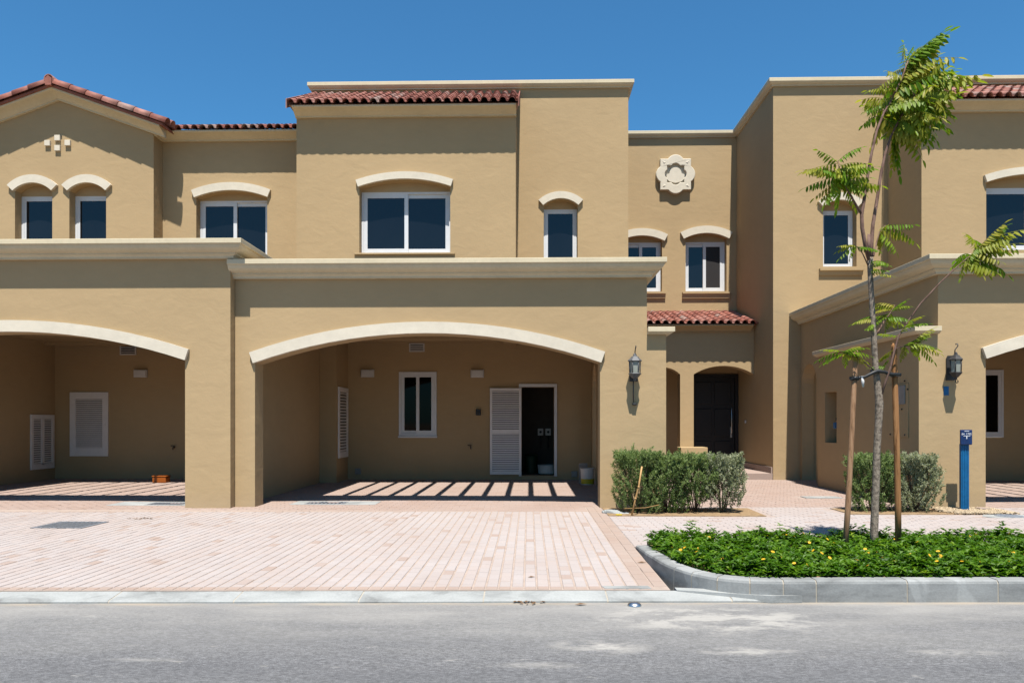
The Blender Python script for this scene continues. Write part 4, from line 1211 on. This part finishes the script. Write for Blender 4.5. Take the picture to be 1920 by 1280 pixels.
t = thing('manhole_cover', 'round grey manhole cover in a pale concrete collar by the pebbles', 'manhole cover', (6.97, 11.33, 0))
bm = BM(); prism(bm, [(6.55, 11.25), (6.65, 11.12), (7.6, 11.12), (7.7, 11.3), (7.6, 11.49), (6.7, 11.49)], None, 'z', -0.05, 0.004); obj('concrete_collar', bm, CONCW, t)
bm = BM(); lathe(bm, [(0.185, -0.01), (0.185, 0.009), (0.18, 0.011), (0.02, 0.012)], 6.97, 11.31, 28); obj('lid', bm, GRATE, t)
for k in range(5):
    bm = BM(); box(bm, 6.97 - 0.12, 6.97 + 0.12, 11.21 + k * 0.05 - 0.008, 11.21 + k * 0.05 + 0.008, 0.011, 0.015); obj('rib', bm, GRATE, t)
bm = BM(); box(bm, 5.0, 5.65, 13.97, 14.28, -0.02, 0.006, 0.002); box(bm, 5.40, 5.44, 14.1, 14.14, 0.006, 0.011, 0.002)
tag(obj('access_cover', bm, CONCW, at=(5.32, 14.1, 0)), 'pale rectangular access cover set in the courtyard paving', 'access cover')
bm = BM()
for k in range(9):
    a = k * 0.7; box(bm, 1.19 + 0.03 * k - 0.09, 1.19 + 0.03 * k + 0.06, 11.55 - 0.012 * k, 11.68 - 0.012 * k, -0.01, 0.03 + 0.02 * math.sin(a), 0.015)
tag(obj('mortar_lump', bm, CONCW, at=(1.3, 11.6, 0)), 'hardened lump of pale mortar at the foot of the carport pillar', 'mortar')
bm = BM(); prism(bm, [(0.62, 6.29), (1.0, 6.30), (0.985, 6.40), (0.60, 6.38)], None, 'z', -0.01, 0.003)
tag(obj('mortar_patch', bm, CONCW, at=(0.8, 6.35, 0)), 'flat pale mortar patch where driveway border meets the kerb', 'mortar')

# ------------------------------------------------------------------ vegetation
def leaves_mesh(name, items, mat, parent=None, at=(0, 0, 0), quad=False):
    """items: (base, dir, side, length, width, tone) -> folded 2-quad leaves in one mesh"""
    V = []; F = []; T = []
    off = Vector(at)
    for (p, d, s, L, w, tone) in items:
        p = p - off; nrm = s.cross(d).normalized() * w * 0.28; k = len(V)
        V += [p, p + d * (L * 0.45) + s * w * 0.5 + nrm, p + d * L - nrm * 0.5, p + d * (L * 0.45) - s * w * 0.5 + nrm, p + d * (L * 0.5)]
        F += [(k, k + 1, k + 4), (k + 1, k + 2, k + 4), (k, k + 4, k + 3), (k + 4, k + 2, k + 3)] if not quad else [(k, k + 1, k + 2, k + 3)]
        T += [tone] * 5
    me = bpy.data.meshes.new(name); me.from_pydata(V, [], F)
    at_ = me.attributes.new('tone', 'FLOAT', 'POINT'); at_.data.foreach_set('value', T)
    return me

def rnd_dir():
    while True:
        v = Vector((random.uniform(-1, 1), random.uniform(-1, 1), random.uniform(-1, 1)))
        if 0.05 < v.length < 1: return v.normalized()

def shrub(label, x, y, rx, ry, hgt, mat, leafL, leafW, ntw=230, nl=44, dens=1.45, ls=1.3, group='clipped shrubs in front of the houses', low=0.16):
    t = thing('shrub', label, 'shrub', (x, y, 0), group)
    base = Vector((x, y, 0)); items = []; tips = []
    ph = random.uniform(0, 50)
    leafL *= ls; leafW *= ls
    for i in range(int(ntw * dens)):
        # points through the outer part of a boxy crown
        u, v = random.uniform(-1, 1), random.uniform(-1, 1)
        th = random.uniform(0, 2 * math.pi); rr = math.sqrt(random.uniform(0.15, 1.0))
        sq = 1.0 / max(abs(math.cos(th)), abs(math.sin(th))) ** 0.35
        q = random.random()
        zz = low + (hgt - low) * (q ** 0.75)
        prof = 0.70 + 0.34 * math.sin(math.pi * min(1, 0.18 + 0.62 * (zz - low) / (hgt - low)))
        if random.random() < 0.32: zz = hgt * random.uniform(0.9, 1.0); rr = math.sqrt(random.random()) * 0.95
        bump = 1 + 0.16 * mnoise.noise(Vector((math.cos(th) * 1.7 + ph, math.sin(th) * 1.7, zz * 3.2)))
        tip = Vector((x + math.cos(th) * rx * rr * sq * prof * bump, y + math.sin(th) * ry * rr * sq * prof * bump, zz + 0.05 * mnoise.noise(Vector((x * 3 + math.cos(th) * rr * 3, math.sin(th) * rr * 3, ph)))))
        if random.random() < 0.10: tip.z += random.uniform(0.02, 0.075)
        d0 = (Vector((tip.x - x, tip.y - y, 0)) * 1.0 + Vector((0, 0, 0.30))).normalized()
        d = (d0 + Vector((0, 0, 0.65)) + rnd_dir() * 0.45).normalized()
        Lt = random.uniform(0.14, 0.30); st = tip - d * Lt
        tips.append((st, tip, rr))
        tn = min(0.98, max(0.02, random.gauss(0.42, 0.16) + 0.12 * (zz / hgt - 0.6)))
        for k in range(nl):
            f = random.random() ** 0.8
            p = st.lerp(tip, f) + rnd_dir() * 0.012
            ld = (d * 0.75 + rnd_dir() * 0.85).normalized(); s = ld.cross(rnd_dir()).normalized()
            items.append((p, ld, s, leafL * random.uniform(0.7, 1.25), leafW * random.uniform(0.7, 1.2), min(1, max(0, tn + random.gauss(0, 0.12)))))
    me = leaves_mesh('foliage', items, mat, at=base, quad=True)
    link('foliage', me, mat, t, off=base)
    bm = BM()
    for k in range(9):
        a = 2 * math.pi * k / 9 + random.uniform(-0.3, 0.3); r0 = random.uniform(0.01, 0.06); r1 = random.uniform(0.35, 0.75)
        p0 = Vector((x + r0 * math.cos(a), y + r0 * math.sin(a), 0.0)); p2 = Vector((x + rx * r1 * math.cos(a), y + ry * r1 * math.sin(a), hgt * random.uniform(0.6, 0.85)))
        p1 = p0.lerp(p2, 0.4) + Vector((0, 0, 0.05)) + rnd_dir() * 0.02
        tube(bm, [p0, p1, p2], [0.011, 0.008, 0.003], 6)
    for (st, tip, rr) in tips[::4]: tube(bm, [st + (base + Vector((0, 0, 0.2)) - st) * 0.35, st, tip], [0.004, 0.0028, 0.0015], 4, False)
    obj('stems', bm, TWIG, t)
    return t
shrub('tall dark green shrub closest to the carport pillar, cane at its foot', 1.66, 11.68, 0.42, 0.38, 0.93, SHRUBLEAF, 0.034, 0.010, 250, 46, low=0.10)
shrub('dark green shrub second from the pillar with roundish leaves low down', 2.10, 11.72, 0.38, 0.38, 0.87, SHRUBLEAF, 0.030, 0.013, 240, 46, low=0.12)
shrub('mid green shrub touching the greyish one, bare stems below', 2.52, 11.76, 0.33, 0.36, 0.88, SHRUBLEAF, 0.032, 0.011, 210, 44, low=0.22)
shrub('silvery grey green shrub at the courtyard end of its bed', 2.93, 11.75, 0.35, 0.36, 0.86, SAGELEAF, 0.028, 0.013, 210, 46, low=0.24)
shrub('olive green shrub behind the left tree stake', 5.30, 11.95, 0.42, 0.36, 0.87, SHRUBLEAF, 0.030, 0.012, 230, 46, low=0.16)
shrub('pale grey green shrub between the right tree stake and the blue post', 5.90, 11.92, 0.43, 0.36, 0.87, SAGELEAF, 0.032, 0.012, 260, 46, low=0.10)

def soil_sheet(name, poly, label, z=0.004):
    bm = BM(); prism(bm, poly, None, 'z', -0.1, z)
    o = obj(name, bm, SOIL); o['kind'] = 'structure'; return o
soil_sheet('soil', [(1.16, 11.24), (3.45, 11.24), (3.47, 12.29), (1.16, 12.29)], '')
soil_sheet('soil', [(4.77, 11.52), (7.18, 11.52), (7.18, 12.29), (4.77, 12.29)], '')
# cane and litter
t_c = BM(); tube(t_c, [(1.50, 11.27, 0.0), (1.555, 11.26, 0.25), (1.60, 11.25, 0.42), (1.645, 11.24, 0.72)], [0.013, 0.012, 0.011, 0.013], 8)
for p in ((1.555, 11.26, 0.25), (1.60, 11.25, 0.42)): tube(t_c, [(p[0] - 0.003, p[1], p[2] - 0.01), (p[0] + 0.003, p[1], p[2] + 0.01)], 0.016, 8)
tag(obj('dry_cane', t_c, CANE, at=(1.5, 11.27, 0)), 'dry yellow cane leaning in the shrub by the carport pillar', 'cane')
bm = BM(); tube(bm, [(1.40, 11.30, 0.1), (1.7, 11.27, 0.115), (1.9, 11.26, 0.16)], 0.004, 5)
tag(obj('dry_twig', bm, CANE, at=(1.4, 11.3, 0.1)), 'thin dry twig lying across the foot of the dark shrub', 'twig')
bm = BM(); box(bm, 1.27, 1.36, 11.25, 11.29, 0.004, 0.02, 0.004)
tag(obj('yellow_scrap', bm, YELLOW, at=(1.3, 11.27, 0)), 'tiny yellow scrap on the soil by the pillar foot', 'scrap')

# pebbles
V = []; F = []
ico = BM(); bmesh.ops.create_icosphere(ico, subdivisions=1, radius=1.0); iv = [v.co.copy() for v in ico.verts]; fi = [[v.index for v in f.verts] for f in ico.faces]; ico.free()
for k in range(1500):
    x = random.uniform(6.18, 7.25); y = random.uniform(11.48, 12.28)
    if (x - 6.2) < 0.25 * random.random() or y < 11.5 + 0.25 * max(0, 6.5 - x) * random.random(): continue
    a, b, c = random.uniform(0.012, 0.028), random.uniform(0.010, 0.02), random.uniform(0.007, 0.014)
    rot = Matrix.Rotation(random.uniform(0, 6.28), 3, 'Z'); q = len(V)
    for v in iv: V.append(tuple(rot @ Vector((v.x * a * random.uniform(0.85, 1.15), v.y * b, v.z * c)) + Vector((x, y, 0.008 + random.random() * 0.02))))
    F += [tuple(q + i for i in f) for f in fi]
me = bpy.data.meshes.new('pebbles'); me.from_pydata(V, [], F)
pb = link('pebbles', me, PEBBLE); pb['kind'] = 'stuff'
bm = BM(); box(bm, 6.94, 7.10, 11.98, 12.12, 0.02, 0.045, 0.006)
tag(obj('loose_paver', bm, PAVERB, at=(7.0, 12.05, 0.02)), 'loose broken paver lying on the pebbles by the right carport', 'paver')

# planting bed
bed = thing('planting_bed', 'kerbed planting bed full of green groundcover with yellow flowers', 'flower bed', (3.7, 7.3, 0))
inner = []
s = 0.0
while s < cum[-1]:
    p, nn = c_at(s); inner.append((p.x + nn.x * 0.128, p.y + nn.y * 0.128)); s += 0.1
poly = inner + [(9.0, 8.46), (1.30, 8.46)]
bm = BM(); prism(bm, poly, None, 'z', -0.1, 0.055); obj('bed_soil', bm, SOIL, bed)
def in_bed(x, y, m=0.0):
    if y > 8.44 - m: return False
    best = None
    if x > 2.2: return y > kerb_y(x) + 0.125 + m
    dmin = 9; sd = 1
    for (a, b) in inner:
        d = math.hypot(x - a, y - b)
        if d < dmin: dmin = d; best = (a, b)
    i = inner.index(best); a = inner[max(0, i - 1)]; b = inner[min(len(inner) - 1, i + 1)]
    cr = (b[0] - a[0]) * (y - a[1]) - (b[1] - a[1]) * (x - a[0])
    return cr > 0 and dmin > m
items = []
def cov_h(x, y): return 0.145 + 0.065 * mnoise.noise(Vector((x * 2.1, y * 2.1, 3))) + 0.05 * mnoise.noise(Vector((x * 6, y * 6, 8)))
cnt = 0
while cnt < 7400:
    y = random.uniform(6.15, 8.44); x = random.uniform(1.2, 0.70 * y + 2.2)
    if not in_bed(x, y, 0.015): continue
    cnt += 1
    hh = max(0.09, cov_h(x, y)); edge = in_bed(x, y, 0.10)
    if not edge: hh *= 0.85
    top = hh * (1.0 + (random.random() ** 6) * 0.6)
    lift = Vector((random.uniform(-0.03, 0.03), random.uniform(-0.03, 0.03), 0))
    tn = random.gauss(0.42, 0.17)
    for lev in range(random.choice((2, 3, 3))):
        z = top - lev * 0.035
        if z < 0.05: continue
        ang0 = random.uniform(0, 6.28)
        for k in range(random.choice((3, 4, 4))):
            a = ang0 + k * 1.6 + random.uniform(-0.3, 0.3)
            el = random.uniform(-0.15, 0.75)
            d = Vector((math.cos(a) * math.cos(el), math.sin(a) * math.cos(el), math.sin(el)))
            s = d.cross(Vector((0, 0, 1))).normalized()
            s = (s + rnd_dir() * 0.25).normalized()
            items.append((Vector((x, y, z)) + lift, d, s, random.uniform(0.036, 0.070), random.uniform(0.021, 0.036), min(1, max(0, tn - lev * 0.1 + random.gauss(0, 0.1)))))
me = leaves_mesh('groundcover', items, COVERLEAF, at=origin(bed))
gc = link('groundcover', me, COVERLEAF, bed, off=origin(bed)); gc['kind'] = 'stuff'
bm = BM()
for k in range(10):
    a = 2 * math.pi * k / 10; c, s2 = math.cos(a), math.sin(a); w = 0.0055
    q = [bm.verts.new(p) for p in ((0.004 * c, 0.004 * s2, 0.003), (0.013 * c - w * s2, 0.013 * s2 + w * c, 0.005), (0.021 * c, 0.021 * s2, 0.003), (0.013 * c + w * s2, 0.013 * s2 - w * c, 0.005))]
    bm.faces.new(q)
lathe_c = bmesh.ops.create_icosphere(bm, subdivisions=1, radius=0.006)
fme = bpy.data.meshes.new('flower'); bm.to_mesh(fme); bm.free(); fme.materials.append(PETAL)
k = 0
while k < 165:
    y = random.uniform(6.25, 8.4); x = random.uniform(1.25, 0.70 * y + 2.0)
    if not in_bed(x, y, 0.05): continue
    o = bpy.data.objects.new('flower', fme); COL.objects.link(o); o.parent = bed
    o.location = Vector((x, y, max(0.1, cov_h(x, y)) + random.uniform(0.035, 0.07))) - origin(bed)
    o.rotation_euler = (random.uniform(0.1, 0.9), random.uniform(-0.4, 0.4), random.uniform(0, 6.28)); o.scale = (0.68 + random.random() * 0.3,) * 3
    k += 1

# ------------------------------------------------------------------ tree, stakes, tie
TY = 7.65
TX0 = 3.45
tree = thing('young_tree', 'slim staked young tree with feathery yellow green leaves', 'tree', (3.45, TY, 0.05))
def tp(px, py, dy=0.0):
    """metre coordinates of tree points given as image pixels (projected onto the plane y = 7.65)"""
    return Vector((3.40 + (px - 1638) / 190.0, TY + dy, 1.35 + (793 - py) / 190.0))
bm = BM()
tr = [tp(1640, 1035), tp(1638, 1000), tp(1640, 950), tp(1642, 900), tp(1643, 850), tp(1646, 800), tp(1648, 755), tp(1646, 735), tp(1641, 690), tp(1638, 640), tp(1636, 600), tp(1633, 550), tp(1631, 510), tp(1631, 483)]
tube(bm, tr, [0.046, 0.038, 0.036, 0.035, 0.034, 0.034, 0.038, 0.035, 0.028, 0.027, 0.026, 0.025, 0.025, 0.030], 12)
obj('trunk', bm, BARK, tree, smooth=True)
BR = [  # branch points in image pixels, each with a depth offset
    [(1630, 490, 0), (1620, 465, -.03), (1612, 430, -.05), (1611, 405, -.05), (1616, 375, -.05), (1624, 330, -.03), (1634, 285, 0), (1648, 240, .05), (1664, 205, .08), (1680, 180, .1), (1700, 140, .12), (1712, 105, .12)],
    [(1632, 490, 0), (1636, 455, .03), (1640, 420, .05), (1649, 370, .06), (1658, 320, .08), (1667, 285, .1), (1678, 250, .1), (1692, 222, .1), (1712, 185, .06), (1735, 150, .02)],
    [(1611, 405, -.05), (1598, 388, -.08), (1583, 370, -.12), (1571, 350, -.14), (1565, 335, -.14), (1562, 310, -.12)],
    [(1649, 750, 0), (1657, 715, -.03), (1664, 690, -.05), (1671, 660, -.05), (1678, 632, -.06), (1692, 607, -.08), (1715, 572, -.1), (1745, 537, -.14), (1775, 507, -.16), (1808, 478, -.18), (1830, 455, -.18)],
    [(1636, 560, 0), (1650, 620, .02), (1652, 628, .03), (1670, 600, .05), (1680, 580, .06)],
    [(1637, 480, 0), (1642, 472, .04), (1650, 450, .08), (1657, 430, .1), (1668, 418, .1)],
    [(1628, 500, 0), (1612, 478, -.06), (1596, 463, -.09)],
    [(1640, 695, 0), (1615, 680, -.06), (1590, 670, -.1), (1566, 660, -.12)],
    [(1671, 655, -.05), (1690, 650, -.08), (1708, 648, -.1)],
]
BR[4] = [(1638, 630, 0), (1650, 618, .03), (1662, 600, .05), (1674, 585, .06), (1682, 570, .06)]
RAD = [0.022, 0.022, 0.013, 0.013, 0.010, 0.010, 0.008, 0.007, 0.006]
for pts, r in zip(BR, RAD):
    bm = BM(); n = len(pts)
    tube(bm, [tp(*p) for p in pts], [r * (1 - 0.72 * i / (n - 1)) for i in range(n)], 8)
    obj('branch', bm, LIMB, tree, smooth=True)
bm = BM(); tube(bm, [tp(1627, 478, -.01), tp(1628, 440, -.01)], [0.018, 0.016], 8); obj('branch', bm, LIMB, tree, 'short dead stub at the fork')

def frond_mesh(L, pairs, ll, lw, droop, hang):
    bm = BM(); pts = []
    for i in range(pairs + 2):
        t = i / (pairs + 1); pts.append(Vector((0, L * t * (1 - 0.10 * droop * t), -droop * L * 0.55 * t * t)))
    tube(bm, pts, [0.0035 * (1 - 0.6 * i / len(pts)) for i in range(len(pts))], 4, False)
    def leaflet(p, d, nrm, l, w):
        s = d.cross(nrm).normalized(); sag = -0.22 * l
        ts = (0, 0.22, 0.55, 0.82, 1.0); ws = (0.15, 0.8, 1.0, 0.6, 0.0); prev = None
        for t, k in zip(ts, ws):
            c = p + d * (l * t) + Vector((0, 0, sag * t * t)); f = nrm * (w * 0.16 * k)
            row = [bm.verts.new(c + s * (w * 0.5 * k) + f), bm.verts.new(c), bm.verts.new(c - s * (w * 0.5 * k) + f)]
            if prev:
                bm.faces.new((prev[0], prev[1], row[1], row[0])); bm.faces.new((prev[1], prev[2], row[2], row[1]))
            prev = row
    for i in range(1, pairs + 1):
        p = pts[i]; ax = (pts[min(i + 1, len(pts) - 1)] - pts[i - 1]).normalized()
        k = math.sin(math.pi * (0.22 + 0.66 * i / (pairs + 1)))
        for sgn in (-1, 1):
            d = (Vector((sgn, 0, 0)) * random.uniform(0.45, 0.8) + ax * random.uniform(0.25, 0.6) + Vector((0, 0, -hang * random.uniform(0.7, 1.3)))).normalized()
            leaflet(p, d, Vector((0, 0.15 * random.uniform(-1, 1), 1)).normalized(), ll * k * random.uniform(0.85, 1.1), lw * random.uniform(0.85, 1.15))
    leaflet(pts[-1], (pts[-1] - pts[-2]).normalized(), Vector((0, 0, 1)), ll * 0.8, lw)
    bm.normal_update(); me = bpy.data.meshes.new('leaf'); bm.to_mesh(me); bm.free(); me.materials.append(TREELEAF); return me
FR = [frond_mesh(random.uniform(0.36, 0.5), random.choice((7, 8, 9)), 0.112, 0.033, random.uniform(0.15, 0.8), random.uniform(0.7, 2.3)) for _ in range(10)]
FRS = [frond_mesh(random.uniform(0.17, 0.25), random.choice((6, 7)), 0.052, 0.016, random.uniform(0.3, 0.8), random.uniform(0.3, 0.9)) for _ in range(4)]
def frond(p, az, el, small=False, sc=1.0, roll=0.0):
    o = bpy.data.objects.new('leaf', random.choice(FRS if small else FR)); COL.objects.link(o); o.parent = tree
    o.location = p - origin(tree)
    o.rotation_euler = (Matrix.Rotation(az - math.pi / 2, 3, 'Z') @ Matrix.Rotation(el, 3, 'X') @ Matrix.Rotation(roll, 3, 'Y')).to_euler()
    o.scale = (sc, sc, sc)
def along(pts, f):
    P = [tp(*p) for p in pts]; t = f * (len(P) - 1); i = min(int(t), len(P) - 2); return P[i].lerp(P[i + 1], t - i)
def spray(pts, f0, f1, n, azc, azs, e0, e1, small=False, s0=0.8, s1=1.1):
    for i in range(n):
        f = f0 + (f1 - f0) * (i + random.random()) / n
        frond(along(pts, f), azc + random.uniform(-azs, azs), random.uniform(e0, e1), small, random.uniform(s0, s1), random.uniform(-0.5, 0.5))
random.seed(21)
spray(BR[0], 0.68, 1.0, 46, R(15), R(80), R(-40), R(50))
spray(BR[0], 0.78, 0.97, 9, R(170), R(60), R(-30), R(55), s0=0.45, s1=0.65)
spray(BR[0], 0.90, 1.0, 14, R(30), R(60), R(15), R(75), s0=0.7, s1=1.0)
spray(BR[1], 0.68, 1.0, 58, R(-5), R(88), R(-50), R(40), s0=0.7, s1=1.0)
spray(BR[1], 0.80, 1.0, 22, R(5), R(50), R(-45), R(25))
spray(BR[2], 0.55, 1.0, 14, R(180), R(75), R(-50), R(40), s0=0.6, s1=0.85)
spray(BR[2], 0.55, 1.0, 18, R(0), R(70), R(-40), R(45), s0=0.6, s1=0.95)
spray(BR[3], 0.82, 0.95, 25, R(20), R(85), R(-20), R(60), s0=0.55, s1=0.9)
spray(BR[3], 0.84, 0.93, 5, R(0), R(70), R(-55), R(-20), s0=0.5, s1=0.75)
spray(BR[3], 0.86, 0.95, 4, R(180), R(40), R(-60), R(-20), s0=0.45, s1=0.6)
spray(BR[5], 0.70, 1.0, 9, R(0), R(65), R(-55), R(45), s0=0.6, s1=0.85)
spray(BR[6], 0.85, 1.0, 6, R(90), R(170), R(-30), R(40), True)
spray(BR[4], 0.5, 1.0, 14, R(60), R(140), R(-30), R(60), True, 0.9, 1.3)
spray(BR[7], 0.82, 1.0, 11, R(60), R(130), R(-10), R(55), True, 0.9, 1.3)
spray(BR[8], 0.3, 1.0, 11, R(10), R(75), R(-30), R(55), True, 0.9, 1.35)
spray(BR[3], 0.38, 0.50, 6, R(60), R(150), R(0), R(60), True)
spray([(1630, 515, 0), (1631, 490, 0)], 0, 1, 6, R(0), R(90), R(-10), R(30), True)
spray([(1637, 620, 0), (1636, 590, 0)], 0, 1, 4, R(180), R(60), R(-30), R(20), True)
spray([(1655, 700, 0), (1670, 655, -.04)], 0, 1, 5, R(120), R(120), R(-30), R(40), True, 0.6, 0.9)

def stake(label, b, t, r, mat):
    bm = BM(); b, t = Vector(b), Vector(t); m = b.lerp(t, 0.5) + Vector((0.006, 0, 0))
    tube(bm, [b, b.lerp(m, 0.5) + Vector((0.003, 0, 0)), m, t - (t - b).normalized() * 0.03, t], [r, r * 0.99, r * 0.96, r * 0.92, r * 0.7], 12)
    return tag(obj('tree_stake', bm, mat, at=b), label, 'stake', 'wooden tree stakes')
stake('left leaning wooden tree stake with a bare pointed top', (3.03, 7.45, 0.03), (3.20, 7.60, 2.06), 0.027, WOOD)
stake('upright wooden tree stake on the blue post side of the trunk', (3.672, 7.72, 0.03), (3.608, 7.68, 2.14), 0.030, WOOD2)
t = thing('tree_tie', 'black rubber strap tying the young trunk to both stakes', 'strap', (3.47, 7.6, 1.8))
zc = 1.80
bm = BM()
tube(bm, [(3.155, 7.55, 1.785), (3.27, 7.56, 1.80), (3.37, 7.595, 1.845), (3.41, 7.60, 1.86), (3.48, 7.605, 1.852), (3.55, 7.63, 1.83), (3.655, 7.645, 1.825)], [0.018, 0.015, 0.018, 0.02, 0.018, 0.02, 0.018], 8); obj('strap', bm, BLACKP, t)
for (x, y, z, r) in ((3.178, 7.58, 1.785, 0.032), (3.617, 7.685, 1.825, 0.035), (3.418, 7.65, 1.858, 0.038)):
    bm = BM(); tube(bm, [(x + r * math.cos(a), y + r * math.sin(a), z + 0.008 * math.sin(3 * a)) for a in [2 * math.pi * i / 16 for i in range(17)]], 0.016, 6); obj('loop', bm, BLACKP, t)
bm = BM(); tube(bm, [(3.235, 7.54, 1.80), (3.24, 7.535, 1.76), (3.245, 7.535, 1.70)], [0.006, 0.016, 0.008], 6); obj('loose_end', bm, WPLAST, t)

# ------------------------------------------------------------------ small litter
def scrap(label, x, y, z, a, s, n=1):
    bm = BM()
    for i in range(n):
        dx, dy = (random.gauss(0, s), random.gauss(0, s * 0.35)) if n > 1 else (0, 0); l = random.uniform(0.012, 0.03) if n > 1 else s
        c, q = math.cos(a + i * 1.3), math.sin(a + i * 1.3)
        vs = [bm.verts.new((x + dx + u * c * l - v * q * l, y + dy + u * q * l + v * c * l, z + w)) for u, v, w in ((-1, 0, 0.002), (0, 0.35, 0.012), (1, 0, 0.004), (0, -0.35, 0.009))]
        bm.faces.new(vs)
    return tag(obj('dry_leaf', bm, DEAD, at=(x, y, z)), label, 'dry leaf', 'dry leaves on the paving')
scrap('scatter of dry leaf crumbs behind the driveway drain grate', -5.45, 10.72, 0.003, 0.4, 0.13, 22)
scrap('dry leaf on the smooth border beside the bed kerb', 1.09, 7.45, 0.003, 0.1, 0.05)
scrap('small dry leaf on the driveway near the mortar patch', 0.02, 6.72, 0.003, 0.2, 0.035)
scrap('strip of dry crumbs in the gutter below the dropped kerb', -0.03, 6.03, -0.055, 0.2, 0.08, 24)
scrap('dry leaf in the gutter left of the road stud', 0.40, 5.96, -0.055, 0.15, 0.05)
